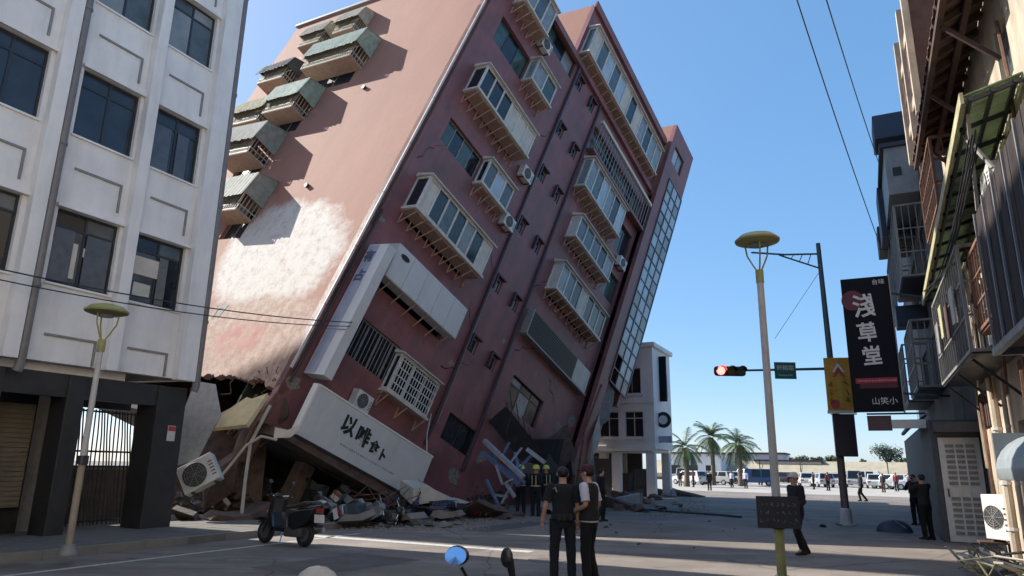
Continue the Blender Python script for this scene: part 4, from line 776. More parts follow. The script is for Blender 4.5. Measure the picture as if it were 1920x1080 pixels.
for i, (s0, n0, z0) in enumerate(((16.0, 1.86, 4.6), (17.2, 1.86, 4.5), (18.3, 1.86, 4.7), (19.4, 1.86, 4.5))):
    mb = MB(HO); mb.hexa([(s0, -n0 + .02, z0), (s0 + .5, -n0 + .02, z0 + .03), (s0 + .5, -n0 + .05, z0 + .03), (s0, -n0 + .05, z0)], [(s0 - .05, -n0 + .02, z0 + .75), (s0 + .56, -n0 + .02, z0 + .75), (s0 + .56, -n0 + .05, z0 + .75), (s0 - .05, -n0 + .05, z0 + .75)]); mb.build('hanging_cloth', MATS[['curtain', 'brown_wood', 'awning_ochre', 'frame_grey'][i]], h1)
for i in range(6):
    mb = MB(HO); z0 = 6.3 + i * .07; mb.tube([(11.5 + k * 1.0, -1.8 - .05 * (i % 3), z0 - .35 * math.sin(math.pi * k / 10) * (1 + .2 * i)) for k in range(11)], .014, 5); mb.build('facade_cable', MATS['rubber'], h1)
grille_box(h1, HO, 17.2, 20.2, 1.95, 2.65, 7.5, 9.1, m='rust', step=0.3, floor='rust'); grille_box(h1, HO, 13.0, 14.9, 2.05, 2.65, 4.2, 5.6, m='rust', step=0.24, floor='rust')
for i in range(10): mb = MB(HO); a = 17.6 + i * .3; mb.box(a, a + .28, -1.947, -1.90 + .012 * (i % 2), 11.0, 12.3); mb.build('bay_sheet', MATS[rb_.choice(['brown_sheet', 'rust', 'brown_wood'])], ub)
# second house with the door end wall, cages and roof boxes
h2 = Sthing('shop_house', 'darker narrow shop house behind the black vertical sign, with barred balconies', 'building', 28, 2.3)
H2 = (28, -2.3, 0)
def FR2(a, b, c): return (a, -2.3 - c, b)
mb = MB(H2); wall_holes(mb, FR2, 23.4, 37.0, 3.1, 12.6, [(24.4, 27.2, 7.9, 9.6), (24.4, 27.2, 4.5, 6.1), (29, 32, 7.9, 9.6), (29, 32, 4.5, 6.1)], 0.25); mb.build('wall', MATS['grey_wall'], h2)
mb = MB(H2); mb.box(23.42, 23.6, -8.5, -2.56, 3.1, 12.5); mb.box(23.4, 37, -8.8, -8.51, 0, 12.5); mb.box(36.8, 37, -8.5, -2.56, 0, 12.5); mb.box(23.61, 36.79, -8.5, -2.56, 12.2, 12.4); mb.build('side_and_rear_walls', MATS['grey_wall'], h2)
mb = MB(H2); mb.box(22.0, 37, -8.5, -1.55, 0.0, 3.09); mb.build('ground_floor', mat('shop_dark', (0.07, 0.072, 0.085), 0.7, 0.15, dirt=0.3), h2)
for (a0, a1, b0, b1) in ((24.4, 27.2, 7.9, 9.6), (24.4, 27.2, 4.5, 6.1), (29, 32, 7.9, 9.6), (29, 32, 4.5, 6.1)): window(h2, FR2, a0, a1, b0, b1, 0.1, 3, 0, MATS['frame_grey'], [MATS['glass_dark'], MATS['glass_grey']], org=H2)
grille_box(h2, H2, 24.0, 27.6, 1.5, 2.28, 7.6, 9.9, step=0.17); grille_box(h2, H2, 24.0, 27.6, 1.55, 2.28, 4.2, 6.2, step=0.17); grille_box(h2, H2, 28.7, 32.4, 1.5, 2.28, 7.6, 9.9); grille_box(h2, H2, 28.7, 32.4, 1.5, 2.28, 4.2, 6.2)
mb = MB(H2); mb.box(24.0, 27.5, -2.29, -1.42, 10.3, 11.9); rb = mb.build('roof_box', MATS['tank_grey'], h2)
mb = MB(H2); mb.box(23.9, 27.6, -2.28, -1.30, 11.91, 12.05); mb.build('roof_box_lid', MATS['box_navy'], rb); mb = MB(H2); mb.box(27.51, 29.2, -2.28, -1.25, 10.0, 11.9); mb.build('roof_box_side', MATS['box_navy'], rb)
mb = MB(H2); mb.box(23.99, 24.0 - 0.012, -1.85, -1.6, 10.9, 11.2); mb.build('roof_box_vent', MATS['frame_dark'], rb)
for (s0, s1, n0, z0, z1) in ((25, 26.4, 1.25, 12.7, 13.6), (27, 28, 1.35, 6.6, 7.3), (30, 31.5, 1.2, 10.2, 11.2)): mb = MB(H2); mb.box(s0, s1, -2.29, -n0, z0, z1); mb.build('metal_cabinet', MATS['box_navy'], h2, bevel=0.03)
mb = MB(H2)
for k in range(8): mb.bar((23.2 + k * 0.45, -1.1, 2.95), (23.2 + k * .45, -1.6, 3.3), 0.05)
mb.bar((22.8, -1.1, 2.93), (26.6, -1.1, 2.93), 0.08); mb.quad((22.8, -1.12, 2.97), (26.6, -1.12, 2.97), (26.6, -1.62, 3.33), (22.8, -1.62, 3.33)); mb.build('shop_awning', MATS['box_navy'], h2)
# louvred door in the end wall facing the camera
dr = MB(H2); dr.box(21.94, 21.998, -2.62, -1.70, 0.02, 2.62); drp = dr.build('door', MATS['ac_white'], h2)
for j in range(8): mb = MB(H2); mb.box(21.915, 21.938, -2.5, -1.84, 1.42 + j * 0.135, 1.50 + j * 0.135); mb.build('louvre', mat('louvre_grey', (0.22, 0.22, 0.22), 0.6), drp)
for j in range(7): mb = MB(H2); mb.box(21.915, 21.938, -2.5, -1.84, 0.2 + j * 0.14, 0.28 + j * 0.14); mb.build('louvre', MATS['louvre_grey'], drp)
for y in (-2.06, -2.28): mb = MB(H2); mb.box(21.905, 21.936, y - .02, y + .02, 0.2, 2.5); mb.build('door_rail', MATS['ac_white'], drp)
mb = MB(H2); mb.box(21.90, 21.937, -1.81, -1.78, 1.12, 1.32); mb.build('handle', MATS['frame_dark'], drp)
mb = MB(H2); mb.box(21.5, 21.97, -8.0, -1.6, 2.75, 3.0); mb.build('door_lintel', MATS['shop_dark'], h2)
# further houses down the right side
for i, (s0, s1, n0, h, m) in enumerate([(37.3, 44, 2.6, 9.5, 'cream_wall'), (44.2, 50, 3.0, 7, 'grey_wall')]):
    t = Sthing('town_house', ['cream town house beyond the barred balconies on the right side of the street', 'low grey town house last in the right-hand row'][i], 'building', (s0 + s1) / 2, n0); O = ((s0 + s1) / 2, -n0, 0)
    mb = MB(O); mb.box(s0, s1, -n0 - 7, -n0, 0, h); mb.build('wall', MATS[m], t); mb = MB(O); mb.box(s0 - .1, s1 + .1, -n0 - 7, -n0 + 0.3, h + .001, h + 0.25); mb.build('roof', MATS['brown_sheet'], t)
    for f in range(int(h / 3.1)):
        for k in range(2): a = s0 + 1 + k * 3; mb = MB(O); mb.box(a, a + 1.7, -n0 + 0.002, -n0 + 0.06, 1.0 + f * 3.1, 2.4 + f * 3.1); mb.build('window', MATS['glass_dark'], t)
# black vertical sign and the plates under it
bs = Sthing('vertical_sign', 'tall black hanging sign with white brush characters and a red stripe', 'sign', 22.6, 0.4, 3.37)
mb = MB(); mb.box(-0.12, 0.12, -0.63, 0.63, 0, 3.92); mb.build('box', mat('sign_black', (0.006, 0.007, 0.012), 0.7, 0.2, 2, spec=0.2), bs, bevel=0.01)
mb = MB(); mb.box(-0.16, 0.16, -0.665, -0.632, -0.02, 3.95); mb.build('side_frame', MATS['frame_grey'], bs)
TX = lambda y, z, r=0: basis((-0.126, y, z), (0, -1, 0), (0, 0, 1))
wh = mat('letter_white', (0.62, 0.62, 0.62), 0.6, 0.05)
for ch, z, y, s_ in (('淺', 3.02, 0.02, 0.72), ('草', 2.24, 0.04, 0.60), ('堂', 1.55, -0.02, 0.58)): text(ch, s_, wh, bs, basis((-0.126, y, z), (0.06, -1, 0.06), (0, 0.1, 1)), 'letter', 0.012)
text('台味', 0.17, wh, bs, TX(-0.36, 3.74), 'letter'); text('山笑小', 0.22, wh, bs, basis((-0.126, -0.18, 0.28), (0, -1, 0), (0, -0.25, 1)), 'letter')
mb = MB(); mb.box(-0.13, -0.122, -0.56, 0.5, 0.80, 0.95); mb.build('red_stripe', mat('stripe_red', (0.30, 0.02, 0.04), 0.5), bs)
mb = MB(); mb.box(-0.129, -0.122, -0.56, 0.4, 0.66, 0.79); mb.build('lower_stripe', mat('stripe_maroon', (0.08, 0.01, 0.02), 0.5), bs)
mb = MB(); rl = random.Random(3)
for k in range(22): y = 0.44 - k * 0.045; mb.box(-0.136, -0.131, y - rl.uniform(.018, .034), y, 0.845 + rl.uniform(0, .012), 0.90 - rl.uniform(0, .015))
tag(mb.build('small_print', mat('letter_pink', (0.55, 0.25, 0.27), 0.6), bs), kind='stuff')
mb = MB(); mb.lathe([(0.02, -0.128), (0.30, -0.128), (0.30, -0.122), (0.02, -0.122)], 20, 'x', (0, 0.36, 3.25)); mb.build('red_disc', mat('disc_red', (0.12, 0.012, 0.03), 0.5), bs)
for z in (0.5, 3.4): mb = MB(); mb.bar((0, -0.66, z), (1.2, -1.9, z), 0.06); mb.build('bracket', MATS['frame_dark'], bs)
ps = Sthing('shop_sign', 'brown and white hanging plate just under the black vertical sign', 'sign', 22.7, 0.75, 2.85)
mb = MB(); mb.box(-0.05, 0.05, 0.05, 0.66, 0, 0.42); mb.build('brown_plate', mat('plate_brown', (0.10, 0.06, 0.07), 0.6), ps); mb = MB(); mb.box(-0.05, 0.05, -0.78, 0.045, 0.06, 0.30); mb.build('white_plate', MATS['sign_white'], ps)
mb = MB(); mb.bar((0, 0.66, 0.47), (0, -0.8, 0.47), 0.05); mb.build('rail', MATS['frame_dark'], ps)
# ---------------------------------------------------------------- street lamps
def lamp(P, H, label, bend=0.0, band=1.3, low='lamp_yellow', rs=1.0, foot='lamp_grey'):
    t = thing('street_lamp', label, 'street lamp', P, group='saucer street lamps'); zn = H - 0.88
    mb = MB(); mb.lathe([(0.17, 0), (0.17, 0.04), (0.12, 0.1), (0.10, 0.16)], 16); mb.build('base', MATS[foot], t, True)
    mb = MB(); mb.tube([(0, 0, 0.1), (0, 0, band)], 0.072 * rs, 12); mb.build('painted_base', MATS[low], t, True)
    mb = MB(); mb.tube([(0, 0, band), (0.0, 0, zn)], [0.068 * rs, 0.056 * rs], 12); mb.build('pole', MATS['lamp_grey'], t, True)
    mb = MB(); mb.tube([(0, 0, band - 0.03), (0, 0, band + 0.12)], 0.092, 12); mb.build('collar', MATS['frame_dark'], t, True)
    mb = MB(); mb.tube([(0, 0, zn), (0, 0, zn + 0.22)], 0.066, 12); mb.build('neck', MATS['lamp_yellow'], t, True)
    for k in range(3):
        a = R(20 + 120 * k); c, s_ = math.cos(a), math.sin(a)
        mb = MB(); mb.tube([(0.03 * c, 0.03 * s_, zn + 0.2), (0.10 * c, 0.10 * s_, zn + 0.32), (0.19 * c, 0.19 * s_, zn + 0.50), (0.22 * c, 0.22 * s_, zn + 0.72)], 0.014, 6); mb.build('arm', MATS['lamp_yellow'], t, True)
    mb = MB(); mb.lathe([(0.02, H - 0.19), (0.24, H - 0.20), (0.36, H - 0.16), (0.37, H - 0.13), (0.28, H - 0.05), (0.12, H - 0.005), (0.02, H)], 28); mb.build('shade', MATS['lamp_yellow'], t, True)
    mb = MB(); mb.lathe([(0.02, H - 0.24), (0.12, H - 0.24), (0.14, H - 0.201), (0.02, H - 0.201)], 20); mb.build('lens', MATS['glass_pale'], t, True)
    return t
mat('base_tan', (0.34, 0.28, 0.20), 0.7, 0.15, 4, dirt=0.3)
PR = ground(1468, 1100); lampR = lamp(PR, 5.65, 'grey street lamp with yellow saucer shade carrying a dark notice board', band=0.86)
PL = ground(126, 1040, 0.15); PL.z = 0.15; lampL = lamp(PL, 4.32, 'pale street lamp with a yellow saucer shade in front of the white building', band=1.5, low='base_tan', rs=0.8, foot='pipe_grey')
nb = thing('notice_board', 'small dark notice board with rows of pale characters strapped to the lamp pole', 'sign', PR + Vector((-0.04, -0.12, 0.85)), R(-9))
mb = MB(); mb.box(-0.31, 0.33, -0.02, 0.0, 0.0, 0.47); mb.build('board', mat('board_dark', (0.025, 0.025, 0.035), 0.5), nb)
mb = MB(); rn = random.Random(4)
for r_, (z, hh) in enumerate(((0.31, 0.07), (0.20, 0.06), (0.07, 0.08))):
    for k in range(7):
        x = -0.27 + k * 0.082
        for j in range(5):
            if rn.random() < .75: mb.bar((x + rn.uniform(0, .055), -0.022, z + rn.uniform(0, hh)), (x + rn.uniform(0, .055), -0.022, z + rn.uniform(0, hh)), 0.008, 0.003)
mb.build('lettering', mat('letter_grey', (0.30, 0.31, 0.34), 0.6), nb)
mb = MB(); mb.lathe([(0.095, 0.1), (0.095, 0.14), (0.08, 0.14), (0.08, 0.1)], 14, 'z', (0.04, 0.12, 0)); mb.lathe([(0.095, 0.34), (0.095, 0.38), (0.08, 0.38), (0.08, 0.34)], 14, 'z', (0.04, 0.12, 0)); mb.build('strap', MATS['chrome'], nb)
# ---------------------------------------------------------------- traffic signal
TP = ground(1588, 985); FACE = math.atan2(-TP.y, -TP.x) + math.pi / 2      # local -y looks at the camera
mat('signal_teal', (0.06, 0.10, 0.11), 0.5, 0.1)
tp = thing('traffic_signal', 'traffic signal pole with a red light on a horizontal arm', 'traffic light', TP, 0)
mb = MB(); mb.lathe([(0.28, 0), (0.28, 0.05), (0.2, 0.06), (0.17, 0.5), (0.12, 0.55)], 14); mb.build('base', MATS['lamp_grey'], tp, True)
mb = MB(); mb.tube([(0, 0, 0.5), (0, 0, 4)], [0.125, 0.11], 12); mb.build('lower_pole', mat('pole_brown', (0.16, 0.12, 0.10), 0.6, 0.15, dirt=0.3), tp, True)
mb = MB(); mb.tube([(0, 0, 4), (-0.05, 0, 9.75)], [0.11, 0.075], 12); mb.build('upper_pole', MATS['signal_teal'], tp, True)
mb = MB(); mb.tube([(0, 0, 5.18), (-3.2, 0, 5.06)], [0.05, 0.035], 8); arm = mb.build('arm', MATS['signal_teal'], tp, True)
mb = MB(); mb.tube([(-0.05, 0, 9.35), (-1.3, 0, 9.30), (-2.5, 0, 9.36)], 0.035, 7); mb.tube([(-0.05, 0, 8.8), (-0.6, 0, 8.98), (-1.5, 0, 9.28)], 0.03, 7)
for k in range(4): mb.bar((-0.35 - k * .3, 0, 9.32), (-0.5 - k * .3, 0, 8.93 + k * 0.10), 0.025)
mb.build('bracket_arm', MATS['signal_teal'], tp, True)
mb = MB(); mb.tube([(-0.08, 0, 8.7), (-1.9, 0, 6.2)], 0.008, 4); mb.build('stay_wire', MATS['frame_grey'], tp)
mb = MB(); mb.box(-4.1, -3.0, -0.12, 0.12, 4.86, 5.20); sh_ = mb.build('signal_head', MATS['plastic_black'], arm, bevel=0.1)
for k, (nm, col_, em) in enumerate((('red_lens', (0.6, 0.03, 0.03), (1, 0.06, 0.05, 5.0)), ('amber_lens', (0.06, 0.04, 0.01), None), ('green_lens', (0.01, 0.05, 0.03), None))):
    mb = MB(); x = -3.9 + k * 0.35; mb.lathe([(0.01, -0.14), (0.145, -0.14), (0.145, -0.122), (0.01, -0.122)], 20, 'y', (x, 0, 5.03)); mb.build(nm, mat(nm, col_, 0.3, 0.05, emit=em), arm)
    mb = MB()
    for j in range(8):
        a0, a1 = R(0 + j * 22.5), R(22.5 + j * 22.5); p = lambda a, y: (x + 0.16 * math.cos(a), y, 5.03 + 0.16 * math.sin(a)); mb.quad(p(a0, -0.121), p(a1, -0.121), p(a1, -0.34), p(a0, -0.34))
    mb.build('visor', MATS['plastic_black'], arm)
gs = thing('street_name_sign', 'small green street name sign on the signal arm', 'sign', TP + Vector((-1.66, -0.09, 4.78)))
mb = MB(); mb.box(-0.37, 0.37, -0.02, 0.0, 0, 0.58); mb.build('plate', mat('sign_green', (0.015, 0.13, 0.10), 0.5, 0.08), gs)
text('軒轅路', 0.2, MATS['letter_white'], gs, basis((0, -0.024, 0.37), (1, 0, 0), (0, 0, 1)), 'letter'); text('Xuanyuan Rd.', 0.09, MATS['letter_white'], gs, basis((0, -0.024, 0.13), (1, 0, 0), (0, 0, 1)), 'letter')
for x in (-.2, .2): mb = MB(); mb.box(x - .02, x + .02, 0.001, 0.06, 0.28, 0.42); mb.build('clip', MATS['chrome'], gs)
YO = Vector((0.10, -0.24, 0))
ys = thing('road_sign', 'yellow road sign board with a white and red chevron on the signal pole', 'sign', TP + YO + Vector((0, 0, 3.72)), R(-14))
mb = MB(); mb.box(-0.43, 0.43, -0.04, 0.04, 0, 1.8); mb.build('board', mat('board_yellow', (0.55, 0.27, 0.03), 0.5, 0.15, 4, dirt=0.25), ys)
mb = MB(); mb.prism([(-0.2, 1.30), (0, 1.62), (0.2, 1.30), (0.13, 1.30), (0, 1.50), (-0.13, 1.30)], -0.06, -0.042, lambda a, b, t: (a, t, b)); mb.build('white_chevron', MATS['letter_white'], ys)
mb = MB(); mb.prism([(-0.2, 1.14), (0, 1.46), (0.2, 1.14), (0.13, 1.14), (0, 1.30), (-0.13, 1.14)], -0.058, -0.041, lambda a, b, t: (a, t, b)); mb.build('red_chevron', MATS['sign_red'], ys)
mb = MB(); mb.prism([(-.05, .1), (.05, .1), (.05, 1.0), (.12, 1.0), (0, 1.12), (-.12, 1.0), (-.05, 1.0)], -0.056, -0.041, lambda a, b, t: (a, t, b)); mb.build('arrow', mat('arrow_gold', (0.50, 0.32, 0.06), 0.5), ys)
mb = MB(); rn = random.Random(9)
for x in (-0.27, 0.22):
    for z in (0.35, 0.62, 0.9):
        for j in range(5): mb.bar((x + rn.uniform(-.09, .09), -0.05, z + rn.uniform(-.1, .1)), (x + rn.uniform(-.09, .09), -0.05, z + rn.uniform(-.1, .1)), 0.035, 0.012)
mb.build('lettering', mat('print_olive', (0.12, 0.10, 0.015), 0.6), ys)
mb = MB(); mb.lathe([(0.01, -0.06), (0.15, -0.06), (0.15, -0.042), (0.01, -0.042)], 18, 'y', (-0.2, 0, 0.22)); mb.build('red_disc', MATS['sign_red'], ys)
mb = MB(); mb.box(-0.45, 0.45, -0.05, 0.05, -0.10, -0.003); mb.build('bottom_frame', MATS['frame_white'], ys)
for z in (0.4, 1.4): mb = MB(); mb.box(-0.06, 0.06, 0.041, 0.2, z, z + 0.08); mb.build('clip', MATS['chrome'], ys)
bb = thing('display_box', 'plain black display box on the signal pole under the yellow board', 'sign', TP + YO + Vector((0.02, 0, 2.2)), R(-14))
mb = MB(); mb.box(-0.34, 0.34, -0.08, 0.09, 0, 1.38); mb.build('box', mat('display_black', (0.012, 0.016, 0.03), 0.35), bb, bevel=0.02); mb = MB(); mb.box(-0.38, 0.42, -0.12, 0.09, 1.382, 1.40); mb.build('hood', MATS['plastic_black'], bb)
for z in (0.3, 1.0): mb = MB(); mb.box(-0.06, 0.06, 0.091, 0.2, z, z + 0.08); mb.build('clip', MATS['chrome'], bb)
# ---------------------------------------------------------------- overhead cables
def cable(label, a, b, sag, r_, group=None):
    a = Vector(a); b = Vector(b); mb = MB(a); mb.tube([a.lerp(b, i / 16) - Vector((0, 0, sag * 4 * (i / 16) * (1 - i / 16))) for i in range(17)], r_, 5)
    o = mb.build('overhead_cable', MATS['frame_dark'], None, True); o.location = a; tag(o, label, 'cable', group)
cable('upper of two dark cables slung across the white building', S(3.5, -FL + 0.35, 5.35), Bp(0.5, 2.6, 1.15), 0.35, 0.016, 'cables in front of the white building')
cable('lower of two dark cables slung across the white building', S(3.5, -FL + 0.35, 5.17), Bp(0.5, 2.45, 1.15), 0.40, 0.014, 'cables in front of the white building')
cable('left of two thin cables crossing the sky to the right-hand houses', atY(1480, -45, 13), atY(1657, 478, 26), 0.25, 0.015, 'cables crossing the sky')
cable('right of two thin cables crossing the sky to the right-hand houses', atY(1536, -45, 13), atY(1662, 345, 26), 0.25, 0.015, 'cables crossing the sky')
# ---------------------------------------------------------------- scooters
def make_scooter(label, body='plastic_black', group=None, plate=True, mirrors=(-1, 1)):
    t = thing('motor_scooter', label, 'scooter', group=group); BM = MATS[body]; PB = MATS['plastic_black']
    f = lambda a, b, tt: (a, tt, b)
    for x in (0.62, -0.60):
        mb = MB(); n = 24; vs = []
        mb.lathe([(0.15, -0.045), (0.215, -0.05), (0.245, -0.025), (0.25, 0), (0.245, 0.025), (0.215, 0.05), (0.15, 0.045)], 24, 'y', (x, 0, 0.25)); wh_ = mb.build('wheel', MATS['rubber'], t, True)
        mb = MB(); mb.lathe([(0.02, -0.056), (0.05, -0.056), (0.06, -0.052), (0.145, -0.052), (0.15, -0.046), (0.15, 0.046), (0.145, 0.052), (0.02, 0.056)], 20, 'y', (x, 0, 0.25)); mb.build('rim', mat('rim_grey', (0.10, 0.10, 0.10), 0.4, 0.1, metal=0.3), wh_, True)
    mb = MB(); mb.tube([(0.62, 0.09, 0.25), (0.52, 0.08, 0.55), (0.43, 0.03, 0.80)], 0.022, 8); mb.tube([(0.62, -0.09, 0.25), (0.52, -0.08, 0.55), (0.43, -0.03, 0.80)], 0.022, 8); mb.build('fork', PB, t, True)
    mb = MB(); mb.prism([(0.40, 0.40), (0.52, 0.53), (0.66, 0.54), (0.84, 0.44), (0.86, 0.40), (0.70, 0.50), (0.54, 0.48)], -0.07, 0.07, f); mb.build('front_fender', BM, t, bevel=0.02)
    mb = MB(); prof = [(0.30, 0.28), (0.42, 0.34), (0.50, 0.62), (0.44, 0.90), (0.40, 0.98), (0.33, 0.95), (0.36, 0.66), (0.24, 0.36)]
    n = len(prof); vs = []
    for y, k in ((-0.21, 0.82), (-0.12, 1.0), (0.12, 1.0), (0.21, 0.82)): vs += [(0.36 + (a - 0.36) * k - (0.05 if abs(y) > .2 else 0), y, b) for a, b in prof]
    fs = [tuple(range(n)), tuple(range(3 * n, 4 * n))] + [(r * n + i, r * n + (i + 1) % n, (r + 1) * n + (i + 1) % n, (r + 1) * n + i) for r in range(3) for i in range(n)]
    mb._a(vs, fs); mb.build('front_shield', BM, t, bevel=0.015)
    mb = MB(); mb.ball((0.50, 0, 0.74), (0.05, 0.10, 0.08), 14, 8); mb.build('headlight', MATS['glass_pale'], t, True)
    for y in (-0.14, 0.14): mb = MB(); mb.ball((0.47, y, 0.66), (0.03, 0.05, 0.035), 10, 6); mb.build('indicator', mat('amber', (0.5, 0.2, 0.02), 0.3), t, True)
    mb = MB(); mb.prism([(-0.30, 0.27), (0.34, 0.27), (0.34, 0.36), (-0.20, 0.36), (-0.28, 0.42)], -0.16, 0.16, f); mb.build('floorboard', PB, t, bevel=0.015)
    # tail body: loft of three profiles
    prof = [(-0.18, 0.36), (-0.16, 0.66), (-0.40, 0.74), (-0.78, 0.78), (-0.92, 0.80), (-0.90, 0.66), (-0.74, 0.44), (-0.40, 0.30)]
    n = len(prof); vs = []
    for y, k, dz in ((-0.19, 0.88, -0.01), (-0.10, 1.0, 0.02), (0.10, 1.0, 0.02), (0.19, 0.88, -0.01)): vs += [(-0.5 + (a + 0.5) * k, y, 0.58 + (b - 0.58) * k + dz) for a, b in prof]
    fs = [tuple(range(n)), tuple(range(3 * n, 4 * n))] + [(r * n + i, r * n + (i + 1) % n, (r + 1) * n + (i + 1) % n, (r + 1) * n + i) for r in range(3) for i in range(n)]
    mb = MB(); mb._a(vs, fs); mb.build('tail_body', BM, t, bevel=0.02)
    mb = MB(); mb.prism([(-0.08, 0.72), (-0.02, 0.80), (-0.30, 0.84), (-0.52, 0.90), (-0.82, 0.92), (-0.88, 0.86), (-0.50, 0.80), (-0.35, 0.76)], -0.15, 0.15, f); mb.build('seat', mat('seat_vinyl', (0.03, 0.03, 0.03), 0.45), t, bevel=0.03)
    mb = MB(); mb.tube([(-0.70, 0.14, 0.86), (-0.96, 0.12, 0.93), (-0.99, 0, 0.94), (-0.96, -0.12, 0.93), (-0.70, -0.14, 0.86)], 0.014, 6); mb.build('grab_rail', MATS['chrome'], t, True)
    mb = MB(); mb.box(-0.935, -0.90, -0.10, 0.10, 0.70, 0.78); mb.build('tail_light', mat('tail_red', (0.35, 0.02, 0.02), 0.25), t, bevel=0.01)
    mb = MB(); mb.prism([(-0.72, 0.50), (-0.98, 0.46), (-1.00, 0.40), (-0.72, 0.46)], -0.08, 0.08, f); rf = mb.build('rear_fender', PB, t)
    if plate: mb = MB(); mb.hexa([(-0.955, -0.14, 0.50), (-0.955, 0.14, 0.50), (-0.965, 0.14, 0.50), (-0.965, -0.14, 0.50)], [(-0.925, -0.14, 0.66), (-0.925, 0.14, 0.66), (-0.935, 0.14, 0.66), (-0.935, -0.14, 0.66)]); mb.build('licence_plate', MATS['frame_white'], rf)
    mb = MB(); mb.box(-0.62, -0.12, 0.06, 0.17, 0.18, 0.38); mb.build('engine', MATS['ac_dark'], t, bevel=0.03)
    mb = MB(); mb.tube([(-0.15, -0.12, 0.24), (-0.4, -0.17, 0.24), (-0.55, -0.18, 0.28), (-0.92, -0.19, 0.36)], [0.02, 0.03, 0.055, 0.055], 10); mb.build('exhaust', MATS['steel_pale'], t, True)
    mb = MB(); mb.tube([(-0.05, 0.13, 0.27), (-0.10, 0.22, 0.02)], 0.013, 6); mb.build('side_stand', MATS['chrome'], t)
    mb = MB(); mb.tube([(0.30, 0.34, 1.02), (0.38, 0.16, 1.00), (0.41, 0, 0.97), (0.38, -0.16, 1.00), (0.30, -0.34, 1.02)], 0.014, 8); hb_ = mb.build('handlebar', MATS['chrome'], t, True)
    for s_ in (-1, 1):
        mb = MB(); mb.tube([(0.33, s_ * 0.24, 1.015), (0.285, s_ * 0.36, 1.02)], 0.022, 8); mb.build('grip', MATS['rubber'], hb_, True)
        mb = MB(); mb.tube([(0.38, s_ * 0.20, 1.01), (0.38, s_ * 0.30, 1.0), (0.35, s_ * 0.37, 0.99)], 0.008, 6); mb.build('brake_lever', MATS['chrome'], hb_)
        if s_ not in mirrors: continue
        mb = MB(); mb.tube([(0.38, s_ * 0.20, 1.02), (0.40, s_ * 0.25, 1.14), (0.36, s_ * 0.30, 1.24)], 0.008, 6); mr = mb.build('mirror_stem', PB, t)
        mb = MB(); mb.ball((0.36, s_ * 0.32, 1.29), (0.02, 0.06, 0.045), 14, 8); mb.build('mirror_shell', PB, mr, True)
        mb = MB(); mb.lathe([(0.002, -0.0235), (0.040, -0.0215), (0.040, -0.02), (0.002, -0.02)], 16, 'x', (0.36, 0, 0)); mb.v = [Vector((p.x + .28 * p.z - .004, s_ * 0.32 + p.y * 1.35, 1.29 + p.z)) for p in mb.v]; mb.build('mirror_glass', MATS['ac_dark'] if len(mirrors) == 2 else mat('mirror_glass', (0.45, 0.62, 0.85), 0.12, 0.02, metal=1.0), mr)
    mb = MB(); mb.ball((0.41, 0, 1.0), (0.08, 0.11, 0.06), 14, 8); mb.build('handlebar_cover', BM, hb_, True)
    return t
mat('scooter_grey', (0.20, 0.21, 0.23), 0.3, 0.08); mat('scooter_red', (0.16, 0.02, 0.02), 0.3, 0.1); mat('scooter_navy', (0.03, 0.04, 0.08), 0.3, 0.1)
sc0 = make_scooter('black motor scooter parked upright at the kerb before the crushed ground floor')
Pm = ground(532, 1022); Pm.z = 0
sc0.matrix_world = Matrix.Translation(Pm) @ Matrix.Rotation(math.pi - 0.55, 4, 'Z') @ Matrix.Rotation(R(5), 4, 'X')
heap = [((655, 985), 0.4, 68, 'scooter_grey', 'grey motor scooter fallen on its side nearest the black one'), ((730, 982), -0.5, 74, 'plastic_black', 'black motor scooter lying flat below the middle of the tilted sign'),
        ((795, 976), 2.6, 70, 'scooter_navy', 'dark blue motor scooter fallen under the right end of the tilted sign'), ((610, 965), 1.2, 40, 'scooter_grey', 'silver motor scooter half toppled in the dark opening'), ((850, 970), 0.2, 76, 'scooter_red', 'dark red motor scooter crushed beside the white slab')]
for (px, rz, roll, bodym, lab) in heap:
    P_ = ground(*px); s_ = make_scooter(lab, bodym, 'fallen scooters')
    s_.matrix_world = Matrix.Translation((P_.x, P_.y, 0.16)) @ Matrix.Rotation(rz + 0.5, 4, 'Z') @ Matrix.Rotation(R(roll), 4, 'X')
# foreground scooters under the frame edge: only a mirror, a lever and a helmet rise into view
fm = atY(858, 1040, 3.51); s_ = make_scooter('grey motor scooter at the bottom edge showing only its blue mirror and bar end', 'scooter_grey', plate=False, mirrors=(1,))
MR = Matrix.Rotation(R(72), 4, 'Z'); s_.matrix_world = Matrix.Translation(Vector((fm.x, fm.y, 0)) - MR @ Vector((0.36, 0.32, 0))) @ MR
pt = s_.matrix_world.inverted() @ atY(955, 1050, 3.40)
mb = MB(); mb.tube([(0.40, 0.0, 1.02), (pt.x + .02, pt.y - .02, pt.z - .12), tuple(pt)], [.012, .012, .02], 8); mb.ball(tuple(pt + Vector((0, .012, .01))), (.014, .03, .045), 10, 8); mb.build('phone_holder', MATS['plastic_black'], s_, True)
